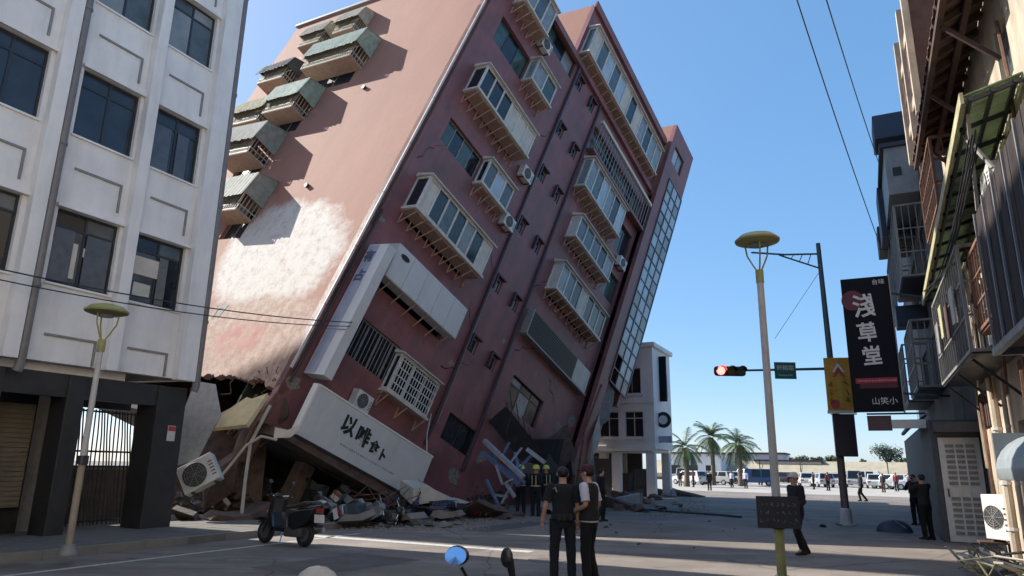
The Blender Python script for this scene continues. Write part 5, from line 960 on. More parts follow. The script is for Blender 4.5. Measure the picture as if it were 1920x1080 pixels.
# helmet left on the seat of a second scooter
hm = atY(597, 1053, 4.05)
s2 = make_scooter('black motor scooter below the bottom edge carrying a beige helmet', plate=False, mirrors=())
MR = Matrix.Rotation(R(-82), 4, 'Z'); s2.matrix_world = Matrix.Translation(Vector((hm.x, hm.y, 0)) - MR @ Vector((-0.55, 0, 0))) @ MR
he = thing('helmet', 'pale beige riding helmet poking above the bottom edge of the picture', 'helmet', (hm.x, hm.y, 0.915))
mb = MB(); mb.lathe([(0.118, 0.0), (0.128, 0.06), (0.13, 0.12), (0.118, 0.17), (0.09, 0.215), (0.05, 0.24), (0.01, 0.248)], 24); mb.build('shell', mat('helmet_beige', (0.42, 0.39, 0.33), 0.3, 0.05), he, True)
mb = MB(); mb.lathe([(0.121, 0.005), (0.1315, 0.01), (0.1335, 0.03), (0.125, 0.032)], 24); mb.build('rim', MATS['rubber'], he, True)

# ---------------------------------------------------------------- people
def skin_mesh(name, J, E_, rad, m, parent, root, sub=2):
    keys = []
    for a, b in E_:
        for k in (a, b):
            if k not in keys: keys.append(k)
    me = bpy.data.meshes.new(name); me.from_pydata([J[k] for k in keys], [(keys.index(a), keys.index(b)) for a, b in E_], [])
    o = bpy.data.objects.new(name, me); COL.objects.link(o)
    o.modifiers.new('skin', 'SKIN').use_smooth_shade = True
    sv = me.skin_vertices[0].data
    for i, k in enumerate(keys):
        r_ = rad[k]; sv[i].radius = r_ if isinstance(r_, tuple) else (r_, r_); sv[i].use_root = (k == root)
    sb = o.modifiers.new('sub', 'SUBSURF'); sb.levels = sub; sb.render_levels = sub
    dg = bpy.context.evaluated_depsgraph_get(); me2 = bpy.data.meshes.new_from_object(o.evaluated_get(dg)); bpy.data.objects.remove(o)
    me2.name = name; me2.materials.clear(); me2.materials.append(m); me2.polygons.foreach_set('use_smooth', [True] * len(me2.polygons))
    q = bpy.data.objects.new(name, me2); COL.objects.link(q); q.parent = parent; return q
LIMB = [('pelvis', 'belly'), ('belly', 'chest'), ('chest', 'neck'), ('neck', 'chin'), ('chin', 'head'), ('head', 'crown'),
        ('chest', 'shL'), ('shL', 'elL'), ('elL', 'wrL'), ('wrL', 'paL'), ('chest', 'shR'), ('shR', 'elR'), ('elR', 'wrR'), ('wrR', 'paR'),
        ('pelvis', 'hiL'), ('hiL', 'knL'), ('knL', 'anL'), ('anL', 'toL'), ('pelvis', 'hiR'), ('hiR', 'knR'), ('knR', 'anR'), ('anR', 'toR')]
RAD = dict(pelvis=(.125, .09), belly=(.115, .08), chest=(.12, .085), neck=.055, chin=(.062, .075), head=(.078, .092), crown=(.055, .065), shL=.055, shR=.055, elL=.043, elR=.043, wrL=.029, wrR=.029, paL=(.038, .02), paR=(.038, .02),
           hiL=.078, hiR=.078, knL=.055, knR=.055, anL=.042, anR=.042, toL=.04, toR=.04)
def person(label, P, rz, pose=None, H=1.70, top='navy', legs='navy', sleeve='long', hat=None, hair=True, vest=None, detail=True, group=None, shirt_tail=None, gear=None):
    t = thing('person', label, 'person', P, rz, group)            # local +y is the way the person faces
    k = H / 1.70
    J = dict(pelvis=(0, 0, .93), belly=(0, .01, 1.08), chest=(0, 0, 1.30), neck=(0, .0, 1.44), chin=(0, .035, 1.505), head=(0, .025, 1.585), crown=(0, .01, 1.645),
             shL=(-.185, 0, 1.385), elL=(-.225, -.02, 1.10), wrL=(-.235, .06, .86), paL=(-.232, .085, .78), shR=(.185, 0, 1.385), elR=(.225, -.02, 1.10), wrR=(.235, .06, .86), paR=(.232, .085, .78),
             hiL=(-.095, 0, .88), knL=(-.105, .02, .49), anL=(-.11, -.01, .085), toL=(-.125, .15, .045), hiR=(.095, 0, .88), knR=(.105, .02, .49), anR=(.11, -.01, .085), toR=(.125, .15, .045))
    J.update(pose or {})
    rad = dict(RAD); E_ = list(LIMB)
    J['nose'] = tuple(Vector(J['head']) + Vector((0, .105, -.03))); rad['nose'] = .013; E_.append(('head', 'nose'))
    if detail:                                                     # five fingers on each hand
        for sd, sg_ in (('L', 1), ('R', -1)):
            w_ = Vector(J['wr' + sd]); p_ = Vector(J['pa' + sd]); d = (p_ - w_).normalized(); side = d.cross(Vector((1, 0, 0))).normalized()
            if side.length < .1: side = Vector((0, 1, 0))
            curl = Vector((sg_, 0, 0))
            for i in range(4):
                b0 = p_ + side * (.028 - .019 * i) ; L_ = (.07, .08, .075, .06)[i]
                q1 = b0 + d * L_ * .55 + curl * .006; q2 = q1 + d * L_ * .4 + curl * .025
                for nm, v_ in ((f'f{sd}{i}a', b0), (f'f{sd}{i}b', q1), (f'f{sd}{i}c', q2)): J[nm] = tuple(v_); rad[nm] = .009
                E_ += [('pa' + sd, f'f{sd}{i}a'), (f'f{sd}{i}a', f'f{sd}{i}b'), (f'f{sd}{i}b', f'f{sd}{i}c')]
            th0 = w_.lerp(p_, .5) + side * .035; th1 = th0 + d * .04 + side * .018 + curl * .01
            for nm, v_ in ((f't{sd}a', th0), (f't{sd}b', th1)): J[nm] = tuple(v_); rad[nm] = .0105
            E_ += [('wr' + sd, f't{sd}a'), (f't{sd}a', f't{sd}b')]
    J = {a: (b[0] * k, b[1] * k, b[2] * k) for a, b in J.items()}
    rad = {a: (tuple(x * k for x in b) if isinstance(b, tuple) else b * k) for a, b in rad.items()}
    skin_mesh('body', J, E_, rad, MATS['skin'], t, 'pelvis')
    V_ = {a: Vector(b) for a, b in J.items()}
    def loft(mb, rings, n=18):
        vs = [c + Vector((rx * math.cos(2 * math.pi * i / n), ry * math.sin(2 * math.pi * i / n), 0)) for c, rx, ry in rings for i in range(n)]
        mb._a(vs, [(r * n + i, r * n + (i + 1) % n, (r + 1) * n + (i + 1) % n, (r + 1) * n + i) for r in range(len(rings) - 1) for i in range(n)] + [tuple(range(n)), tuple((len(rings) - 1) * n + i for i in range(n))])
    def wr(p, q, f, r0, r1, steps=5, jit=.006):                        # a slightly crumpled fabric tube
        pts = [p.lerp(q, f * i / steps) for i in range(steps + 1)]; return pts, [r0 + (r1 - r0) * i / steps + jit * ((i % 2) - .5) for i in range(steps + 1)]
    mb = MB(); up = Vector((0, 0, 1))
    loft(mb, [(V_['pelvis'] + up * .09 * k, .158 * k, .118 * k), (V_['pelvis'], .170 * k, .128 * k), (V_['pelvis'] - up * .09 * k, .172 * k, .122 * k), (V_['pelvis'] - up * .13 * k, .15 * k, .10 * k)])
    for sd in 'LR':
        p1, r1 = wr(V_['hi' + sd], V_['kn' + sd], 1, .098 * k, .074 * k); p2, r2 = wr(V_['kn' + sd], V_['an' + sd] - up * .03 * k, 1, .072 * k, .066 * k); mb.tube(p1 + p2[1:], r1 + r2[1:], 12)
    mb.build('trousers', MATS[legs], t, True)
    def torso(mb, g, z0):
        c = V_['chest']; pl = V_['pelvis']; b = V_['belly']
        loft(mb, [(pl + up * z0 * k, .176 * k + g, .132 * k + g), (pl + up * .07 * k, .168 * k + g, .128 * k + g), (b, .162 * k + g, .122 * k + g), (b.lerp(c, .6), .176 * k + g, .126 * k + g), (c + up * .02 * k, .182 * k + g, .124 * k + g), (c + up * .085 * k, .185 * k + g, .108 * k + g), (c + up * .13 * k, .125 * k + g, .085 * k + g), (V_['neck'], .066 * k + g * .5, .066 * k + g * .5)])
    mb = MB(); torso(mb, 0.0, -.02)
    for sd in 'LR':
        s0, e0, w0 = V_['sh' + sd], V_['el' + sd], V_['wr' + sd]; mb.ball(s0, (.074 * k, .074 * k, .07 * k), 12, 8)
        if sleeve == 'long': p1, r1 = wr(s0, e0, 1, .072 * k, .056 * k); p2, r2 = wr(e0, w0, .97, .055 * k, .042 * k); mb.tube(p1 + p2[1:], r1 + r2[1:], 12)
        else: p1, r1 = wr(s0, e0, .78, .074 * k, .066 * k); mb.tube(p1, r1, 12)
    mb.build('shirt', MATS[top], t, True)
    if vest:
        mb = MB(); torso(mb, .014, -.03); mb.build('vest', MATS[vest], t, True)
    if shirt_tail:
        mb = MB(); c = V_['pelvis'] - up * .055 * k; loft(mb, [(c, .176 * k, .134 * k), (c + up * .05 * k, .184 * k, .142 * k)]); mb.build('belt', MATS[shirt_tail], t, True)
    hd = Vector(J['head'])
    if hair:
        mb = MB(); mb.ball(hd + Vector((0, -.018, .025)) * k, (.088 * k, .104 * k, .092 * k), 16, 10); mb.v = [Vector((p.x, p.y, max(p.z, hd.z - (.05 * k if p.y < hd.y else -.035 * k)))) for p in mb.v]; mb.build('hair', MATS['hair'], t, True)
    if detail:
        for s_ in (-1, 1):
            mb = MB(); mb.ball(hd + Vector((s_ * .033, .083, .005)) * k, .011 * k, 8, 6); mb.build('eye', MATS['ink'], t, True)
            mb = MB(); mb.ball(hd + Vector((s_ * .084, 0, -.01)) * k, (.012 * k, .022 * k, .032 * k), 8, 6); mb.build('ear', MATS['skin'], t, True)
        mb = MB(); mb.ball(hd + Vector((0, .092, -.068)) * k, (.024 * k, .008 * k, .006 * k), 8, 6); mb.build('mouth', mat('lip', (.30, .11, .09), .5), t, True)
    for sd in 'LR':
        a = Vector(J['an' + sd]); b = Vector(J['to' + sd]); d = (b - a); d.z = 0; d.normalize(); nrm = Vector((-d.y, d.x, 0)); zb = min(a.z - .085 * k, b.z - .045 * k)
        mb = MB(); pr = [(-.075, .0), (-.08, .07), (-.03, .12), (.04, .10), (.12, .06), (.185, .035), (.19, .0)]; mb.prism(pr, -.045, .045, lambda x, z, w_: a + d * x * k + nrm * w_ * k + Vector((0, 0, zb + z * k - a.z))); mb.build('shoe', MATS['rubber'], t, bevel=.015)
    if hat:
        mb = MB()
        if hat[0] == 'cap':
            mb.lathe([(.098 * k, 0), (.102 * k, .04), (.09 * k, .085), (.05 * k, .11), (.01, .116)], 18, 'z', hd + Vector((0, -.01, .025)) * k); mb.prism([(-.075, .08), (-.06, .15), (0, .175), (.06, .15), (.075, .08)], 0, .012, lambda a, b, tt: hd + Vector((a * k, b * k, .03 * k + tt)))
        else:
            mb.lathe([(.15 * k, -.01), (.155 * k, 0), (.125 * k, .015), (.12 * k, .06), (.10 * k, .11), (.06 * k, .14), (.01, .15)], 20, 'z', hd + Vector((0, -.01, .02)) * k)
        mb.build('cap' if hat[0] == 'cap' else 'helmet', MATS[hat[1]], t, True)
    if gear: gear(t, J, k)
    return t
mat('helmet_yellow', (0.62, 0.62, 0.10), 0.4, 0.05); mat('stripe_lime', (0.42, 0.45, 0.22), 0.5, 0.05); mat('cap_maroon', (0.06, 0.015, 0.02), 0.8); mat('shirt_black', (0.012, 0.012, 0.016), 0.85, 0.2, 12); mat('brown_cloth', (0.06, 0.035, 0.025), 0.9, 0.2, 10); mat('helmet_white', (0.55, 0.53, 0.52), 0.4, 0.05)
def radio(t, J, k):
    mb = MB(); c = Vector(J['pelvis']) + Vector((-.19, -.02, 0)); mb.box(c.x - .02, c.x + .02, c.y - .03, c.y + .03, c.z - .22, c.z); mb.build('baton_case', MATS['black_cloth'], t)
    pz = Vector(J['pelvis']).z + .03
    mb = MB(); mb.lathe([(.176 * k, -.025), (.186 * k, -.025), (.186 * k, .025), (.176 * k, .025)], 24, 'z', (0, 0, pz)); mb.v = [Vector((p.x, p.y * .78, p.z)) for p in mb.v]; mb.build('duty_belt', MATS['rubber'], t, True)
    for x in (-.11, -.03, .07): mb = MB(); mb.box(x, x + .055, -.175, -.135, pz - .05, pz + .05); mb.build('belt_pouch', MATS['rubber'], t, bevel=.008)
    mb = MB(); mb.tube([(-.16, -.06, Vector(J['chest']).z + .06), (-.14, -.11, Vector(J['chest']).z + .09), (-.11, -.115, Vector(J['chest']).z + .02)], .012, 6); mb.build('radio_cord', MATS['frame_grey'], t)
def toY(P): return math.atan2(P.y, P.x) - math.pi / 2              # facing straight away from the camera
P1 = ground(1056, 1096); P2 = ground(1106, 1096); 
person('person in a dark navy uniform seen from behind, standing with legs apart', P1, toY(P1) + 0.15, dict(elL=(-.27, -.03, 1.12), wrL=(-.31, .05, .90), paL=(-.31, .08, .82), knL=(-.13, .02, .49), anL=(-.14, -.02, .085), toL=(-.17, .13, .045), knR=(.12, .01, .49), anR=(.13, -.02, .085), toR=(.16, .13, .045), head=(0, .03, 1.585)), 1.72, 'navy', 'navy', 'short', None, gear=radio)
person('person in a black vest over a lilac short-sleeved shirt and dark cap, turned left', P2, toY(P2) + 1.15, dict(elL=(-.24, -.06, 1.12), wrL=(-.14, .17, 1.03), paL=(-.10, .24, 1.02), elR=(.25, -.06, 1.11), wrR=(.17, .18, .98), paR=(.14, .26, .97), knR=(.12, .06, .49), anR=(.13, -.03, .085), toR=(.15, .12, .045)), 1.74, 'shirt_lilac', 'black_cloth', 'short', ('cap', 'cap_maroon'), vest='shirt_black', shirt_tail='frame_white')
P3 = ground(1501, 1040); P3.z = 0
person('person in black walking away just right of the notice board', P3, toY(P3) + 2.2, dict(knL=(-.10, .12, .50), anL=(-.10, .0, .12), toL=(-.11, .14, .05), knR=(.10, -.04, .49), anR=(.11, -.24, .11), toR=(.12, -.10, .045), wrL=(-.20, .20, .93), paL=(-.19, .27, .88)), 1.66, 'shirt_black', 'black_cloth', 'long', ('cap', 'helmet_white'))
P5 = ground(1742, 1012); P5.z = 0
person('person in dark clothes raising both hands to take a photo beside the right-hand shop', P5, toY(P5) + 0.8, dict(elL=(-.27, .15, 1.28), wrL=(-.12, .30, 1.50), paL=(-.08, .33, 1.57), elR=(.27, .15, 1.28), wrR=(.12, .30, 1.50), paR=(.08, .33, 1.57)), 1.68, 'shirt_black', 'black_cloth', 'long')
P6 = ground(1722, 985); P6.z = 0
person('person in brown standing just behind the one taking a photo', P6, toY(P6) + 0.5, dict(elL=(-.25, .1, 1.2), wrL=(-.1, .28, 1.32), paL=(-.06, .33, 1.36)), 1.66, 'brown_cloth', 'navy', 'long', detail=False)
P7 = ground(1617, 940); P7.z = 0
person('tiny distant person in black walking on the sunlit paving past the signal pole', P7, 1.2, dict(knL=(-.1, .16, .5), anL=(-.1, .1, .1), toL=(-.1, .26, .05), anR=(.1, -.25, .12), toR=(.1, -.12, .05)), 1.7, 'shirt_black', 'black_cloth', 'long', detail=False)
P8 = ground(1128, 978); P8.z = 0
person('person in dark clothes stepping away behind the person with the lilac sleeves', P8, toY(P8) - 1.2, dict(knL=(-.10, .14, .50), anL=(-.10, .08, .12), toL=(-.1, .22, .05), anR=(.11, -.22, .11), toR=(.12, -.08, .045)), 1.7, 'navy', 'navy', 'long', detail=False)
def stripes(t, J, k):
    c = Vector(J['chest']); b = Vector(J['belly'])
    for x in (-.075, .075): mb = MB(); mb.tube([(x, -.165, c.z + .08), (x, -.158, b.z - .05)], .016, 6); mb.tube([(x, .16, c.z + .06), (x, .155, b.z - .05)], .016, 6); mb.build('reflective_stripe', MATS['stripe_lime'], t)
    mb = MB(); mb.lathe([(.19 * k, -.02), (.195 * k, -.02), (.195 * k, .02), (.19 * k, .02)], 20, 'z', b + Vector((0, 0, -.06))); mb.v = [Vector((p.x, p.y * .78, p.z)) for p in mb.v]; mb.build('reflective_belt', MATS['stripe_lime'], t)
for i, ((px, py), rz, lab) in enumerate([((976, 966), 0.1, 'firefighter with a yellow helmet nearest the blue steel lattice'), ((1004, 968), -0.4, 'firefighter with a yellow helmet in the middle of the group'), ((1024, 962), 0.5, 'firefighter with a yellow helmet partly hidden behind the navy uniform')]):
    Pf = ground(px, py); Pf.z = 0
    person(lab.replace('firefighter', 'rescue worker'), Pf, toY(Pf) + rz, dict(wrR=(.22, .2, 1.0), paR=(.2, .28, 1.0), wrL=(-.2, .22, 1.02), paL=(-.16, .29, 1.02)), 1.74, 'navy', 'navy', 'long', ('hel', 'helmet_yellow'), hair=False, detail=False, group='rescue workers in yellow helmets', gear=stripes)
# ---------------------------------------------------------------- wreckage
def slab(name, label, cat, poly, th, M, m, group=None, cut=None):
    mb = MB(); mb.prism(poly, -th / 2, th / 2, lambda a, b, t: (a, t, b)); o = mb.build(name, MATS[m], None); o.matrix_world = M; return tag(o, label, cat, group)
def orient(P, normal, up=(0, 0, 1)):                                # local -y becomes the normal, local z as near up as it can
    y = -Vector(normal).normalized(); z = Vector(up); z = (z - y * z.dot(y)).normalized(); x = y.cross(z); M = Matrix((x, y, z)).transposed().to_4x4(); M.translation = Vector(P); return M
# yellow plaster fragment and grey sheets hanging under the torn pink wall
slab('wall_fragment', 'yellow plaster wall fragment under the torn edge of the pink wall', 'rubble', [(-.95, -.6), (.95, -.42), (1.0, .75), (.55, .55), (.3, .62), (-.05, .2), (-.45, -.1)], .14, orient(atY(430, 778, 21.0), (-0.30, -0.72, 0.55)), 'plaster_yellow')
slab('metal_sheet', 'bent grey metal sheet hanging beside the dark pillar of the white building', 'rubble', [(-.5, -1.3), (.2, -1.1), (.65, .2), (.3, 1.1), (-.35, 1.2), (-.55, .1)], .03, orient(atY(372, 790, 20.6), (-0.1, -1, 0.15)), 'steel_pale')
slab('wall_fragment', 'brown fallen wall panel behind the fallen air conditioner', 'rubble', [(-1.6, -1.6), (1.5, -1.7), (1.4, 1.2), (.6, 1.7), (-.9, 1.4), (-1.7, .4)], .2, orient(atY(410, 870, 23.4), (0.2, -1, 0.3)), 'concrete_brown')
slab('wall_fragment', 'white triangular plaster shard stuck upright below the fallen air conditioner', 'rubble', [(-.22, -.45), (.05, -.42), (.38, .02), (-.12, .48), (-.2, .4)], .07, orient(ground(408, 972, 0.0) + Vector((0, 0, .44)), (-0.1, -1, .35)), 'panel_cream')
slab('gutter_piece', 'broken white gutter piece dangling left of the tilted shop sign', 'rubble', [(-.36, -.16), (.1, -.2), (.38, .0), (.34, .12), (.05, .02), (-.3, .14)], .08, orient(atY(537, 808, 20.6), (0.2, -1, 0), (-.15, 0, 1)), 'panel_cream')
pa = ground(360, 938, 0.0)
acw = atY(376, 886, 19.6)
ac_unit('fallen white air conditioner tipped against the wreckage by the dark pillar', Matrix.Translation(acw + Vector((0.1, 0, -.35))) @ Matrix.Rotation(R(8), 4, 'Z') @ Matrix.Rotation(R(-30), 4, 'Y') @ Matrix.Rotation(R(-12), 4, 'X'), 0.98, 0.78, 0.36)
# pale curved slab lying to the right of the sign
Pw = ground(858, 968); wdir = ground(907, 958) - ground(778, 966)
mb = MB(); prof = [(-1.9, .95), (-1.2, .98), (-.5, .62), (.3, .36), (1.1, .2), (1.9, .08)]
for i in range(5):
    (x0, z0), (x1, z1) = prof[i], prof[i + 1]; mb.hexa([(x0, -.1, max(0, z0 - .55 + i * .08)), (x1, -.1, max(0, z1 - .5 + i * .09)), (x1, .75, max(0.1, z1 - .3)), (x0, .75, z0 - .2)], [(x0, -.1, z0), (x1, -.1, z1), (x1, .75, z1 + .2), (x0, .75, z0 + .25)])
o = mb.build('canopy_slab', MATS['panel_cream'], None); o.location = (Pw.x, Pw.y, 0); o.rotation_euler = (0, 0, math.atan2(wdir.y, wdir.x) - .25); tag(o, 'pale buckled canopy slab lying on the road right of the tilted sign', 'rubble')
# bent pipes and branches
def pipe(name, label, pts, r_, m, cat='pipe', group=None):
    a = Vector(pts[0]); mb = MB(a); mb.tube(pts, r_, 7); o = mb.build(name, MATS[m], None, True); o.location = a; return tag(o, label, cat, group)
pipe('bent_pipe', 'pale pipe hanging straight down at the left of the dark opening', [atY(507, 760, 20.9), atY(470, 830, 20.8), atY(460, 900, 20.8), atY(452, 975, 20.6)], 0.05, 'concrete_pale', group='bent pipes under the torn corner')
pipe('bent_pipe', 'thin pale pipe arching from the torn corner down to the left', [atY(520, 825, 20.5), atY(490, 818, 20.4), atY(462, 835, 20.4), atY(430, 875, 20.5), atY(405, 905, 20.6)], 0.04, 'concrete_pale', group='bent pipes under the torn corner')
pipe('bent_pipe', 'brown rod slanting across the torn corner column', [atY(520, 735, 21.2), atY(480, 790, 20.8), atY(455, 840, 20.7)], 0.045, 'rust', group='bent pipes under the torn corner')
pipe('power_cable', 'thin pale cable dropping from the white grille to the tilted sign', [Bp(6.3, 2.0, .45), Bp(6.35, 1.2, .6), Bp(6.55, .4, .85)], 0.02, 'frame_white', 'cable')
# steel lattice
lt = thing('steel_lattice', 'collapsed blue and grey steel lattice leaning beside the rescue workers', 'steel frame', ground(955, 962))
LO_ = Vector(ground(955, 962)); LO_.z = 0; lt.location = LO_
def member(a, b, m, w_): A = atY(*a); B = atY(*b); mb = MB(LO_); mb.bar(A, B, w_); mb.build('strut', MATS[m], lt)
for a, b, m, w_ in [((908, 826, 26.6), (982, 896, 25.6), 'steel_pale', .16), ((905, 848, 26.4), (975, 910, 25.6), 'steel_blue', .14), ((930, 872, 26.0), (942, 908, 25.8), 'steel_pale', .07), ((942, 908, 25.8), (962, 898, 25.6), 'steel_pale', .06), ((948, 905, 25.8), (965, 932, 25.5), 'steel_pale', .1),
                    ((930, 928, 26), (952, 932, 25.8), 'steel_pale', .08), ((988, 842, 27), (1022, 868, 26.8), 'steel_pale', .14), ((965, 850, 27), (972, 880, 26.4), 'steel_blue', .12), ((972, 880, 26.4), (1000, 850, 27), 'steel_blue', .08), ((920, 838, 26.6), (935, 880, 26.2), 'steel_blue', .08), ((940, 858, 26.4), (955, 830, 26.8), 'steel_blue', .07), ((955, 870, 26.2), (978, 840, 27), 'steel_pale', .06), ((925, 865, 26.3), (985, 905, 25.6), 'steel_blue', .1), ((940, 945, 25.6), (975, 880, 26.2), 'steel_pale', .07), ((912, 900, 26), (940, 960, 25.4), 'steel_blue', .09)]: member(a, b, m, w_)
# rubble chunks
def chunk(P_, size, seed, m, label, group):
    rnd = random.Random(seed); bm = bmesh.new()
    for _ in range(13):
        p = Vector((rnd.gauss(0, 1), rnd.gauss(0, 1), rnd.gauss(0, 1))).normalized(); bm.verts.new((p.x * size, p.y * size * rnd.uniform(.6, 1), abs(p.z) * size * .75 - .04 * size))
    bmesh.ops.convex_hull(bm, input=bm.verts); me = bpy.data.meshes.new('concrete_chunk'); bm.to_mesh(me); bm.free(); me.materials.append(MATS[m])
    o = bpy.data.objects.new('concrete_chunk', me); COL.objects.link(o); o.location = (P_[0], P_[1], 0); o.rotation_euler = (0, 0, rnd.uniform(0, 6)); return tag(o, label, 'rubble', group)
rn = random.Random(31)
zones = [((860, 1090), (948, 975), 26, .10, .42, 'chunk of concrete in the rubble at the foot of the maroon wall', 'rubble along the maroon wall'), ((590, 900), (972, 990), 26, .08, .30, 'chunk of concrete lying among the fallen scooters', 'rubble among the fallen scooters'),
         ((340, 500), (968, 990), 16, .10, .34, 'chunk of concrete under the torn pink wall', 'rubble under the torn pink wall'), ((1140, 1310), (925, 962), 22, .15, .55, 'chunk of concrete in the rubble before the white corner house', 'rubble before the corner house'),
         ((1000, 1420), (975, 1035), 14, .04, .10, 'small stone scattered on the open road', 'stones scattered on the road'), ((1540, 1700), (975, 1000), 5, .08, .2, 'dark lump on the road behind the signal pole', 'lumps behind the signal pole')]
sd = 100
for (x0, x1), (y0, y1), n, a, b, lab, grp in zones:
    for i in range(n):
        P_ = ground(rn.uniform(x0, x1), rn.uniform(y0, y1)); sd += 1
        chunk(P_, rn.uniform(a, b), sd, rn.choice(['concrete', 'concrete', 'concrete_brown', 'concrete_brown', 'dark_interior']), lab, grp)
# crumpled sheets, boards and slabs heaped along the crushed ground floor
def crumple(P_, w_, h_, seed, m, label, group, tilt):
    rnd = random.Random(seed); n = 7; mb = MB(); g_ = [[(w_ * (i / n - .5) * 2, rnd.uniform(-.16, .16) * (1 if 0 < i < n else .6), h_ * (j / n - .35) * 1.5 + rnd.uniform(-.05, .05)) for i in range(n + 1)] for j in range(n + 1)]
    for j in range(n):
        for i in range(n):
            if rnd.random() < .07: continue
            a, b, c, d = g_[j][i], g_[j][i + 1], g_[j + 1][i + 1], g_[j + 1][i]; mb.quad(a, b, c); mb.quad(a, c, d)
    o = mb.build('crumpled_sheet', MATS[m], None); so = o.modifiers.new('thickness', 'SOLIDIFY'); so.thickness = .012
    o.location = (P_.x, P_.y, h_ * .42); o.rotation_euler = (R(tilt), R(rnd.uniform(-35, 35)), rnd.uniform(-.7, .7)); return tag(o, label, 'rubble', group)
shn = {'steel_pale': 'pale metal', 'frame_dark': 'black', 'concrete_brown': 'brown', 'dark_interior': 'dark green-grey', 'frame_grey': 'grey'}
for i, (px, py, w_, h_, m, tl, wh_) in enumerate([(575, 968, .8, .9, 'dark_interior', 15, 'behind the black scooter'), (625, 976, .7, .5, 'frame_grey', 40, 'right of the black scooter'), (690, 974, .9, .55, 'steel_pale', 50, 'over the fallen grey scooter'), (745, 970, .7, .4, 'frame_dark', 35, 'below the middle of the tilted sign'), (800, 966, .8, .4, 'dark_interior', 40, 'under the right end of the tilted sign'), (870, 966, .8, .35, 'frame_dark', 50, 'in front of the pale canopy slab'),
      (350, 972, .5, .5, 'frame_grey', 25, 'against the dark pillar'), (395, 976, .5, .4, 'concrete_brown', 35, 'left of the white plaster shard'), (440, 972, .6, .6, 'concrete_brown', 20, 'right of the white plaster shard'), (478, 965, .6, .9, 'dark_interior', 8, 'at the left of the dark opening'), (520, 955, .9, 1.1, 'dark_interior', 5, 'deep in the dark opening'), (912, 958, .7, .5, 'frame_dark', 30, 'left of the steel lattice'), (1050, 955, .8, .6, 'frame_dark', 25, 'behind the two people in the road'), (1085, 950, .7, .7, 'concrete_brown', 20, 'at the foot of the stair tower')]):
    crumple(ground(px, py), w_, h_, 300 + i, m, f'{shn[m]} crumpled sheet {wh_}', 'crumpled sheets in the wreck', tl)
for i, (px, py, L_, h_, m, wh_) in enumerate([(345, 985, .55, .35, 'concrete', 'at the base of the dark pillar'), (425, 985, .6, .3, 'concrete_brown', 'on the kerb under the pink wall'), (470, 980, .7, .45, 'concrete_brown', 'left of the black scooter'), (665, 990, .55, .25, 'concrete', 'before the fallen grey scooter'), (760, 984, .6, .3, 'concrete', 'before the scooter heap'), (905, 972, .8, .35, 'concrete_brown', 'under the steel lattice'), (1035, 962, .8, .4, 'concrete', 'behind the person in navy'), (840, 978, .5, .25, 'concrete', 'at the right end of the scooter heap')]):
    a = ground(px, py); rnd = random.Random(500 + i); mb = MB(); mb.prism([(-L_, 0), (-L_ * .7, .16), (0, .12), (L_ * .8, .2), (L_, .05), (L_ * .2, -.06)], -L_ * .6, L_ * .5, lambda x, z, t: (x, t, z + .06)); o = mb.build('broken_slab', MATS[m], None); o.location = (a.x, a.y, h_ * .4); o.rotation_euler = (R(rnd.uniform(-30, 30)), R(rnd.uniform(-22, 22)), rnd.uniform(0, 3)); tag(o, f'tilted broken concrete slab {wh_}', 'rubble', 'broken slabs in the wreck')
rt = random.Random(64)
for g_i, (px, py, n_, wh_) in enumerate(((450, 968, 22, 'under the torn pink corner'), (700, 972, 16, 'among the fallen scooters'), (900, 962, 14, 'beside the steel lattice'), (1080, 952, 12, 'at the foot of the stair tower'))):
    c_ = ground(px, py); tgl = thing('rebar_tangle', f'tangle of bent rusty reinforcing bars {wh_}', 'rubble', (c_.x, c_.y, 0), group='rebar tangles')
    for i in range(n_):
        x, y = rt.uniform(-.9, .9), rt.uniform(-.5, .5); mb = MB(); mb.tube([(x, y, .0)] + [(x + rt.uniform(-.35, .35) * k, y + rt.uniform(-.25, .25) * k, rt.uniform(.1, .4) * k) for k in range(1, 4)], .013, 5); mb.build('rebar', MATS['rust'], tgl)
# fine gravel round the wreck (uncountable)
gm = MB(); 
for _ in range(5200):
    z_ = rn.choice(zones[:4]); P_ = ground(rn.uniform(z_[0][0] - 20, z_[0][1] + 20), rn.uniform(z_[1][0], z_[1][1] + 6)); r_ = rn.uniform(.012, .05); x, y = P_.x, P_.y; a = rn.uniform(0, 6)
    c_ = [(x + r_ * math.cos(a + k * 2.1), y + r_ * math.sin(a + k * 2.1), -.002) for k in range(3)]; gm._a(c_ + [(x, y, r_ * .9)], [(0, 1, 3), (1, 2, 3), (2, 0, 3)])
tag(gm.build('gravel', MATS['concrete'], None), 'fine gravel and dust strewn round the wreck', 'gravel', kind='stuff')
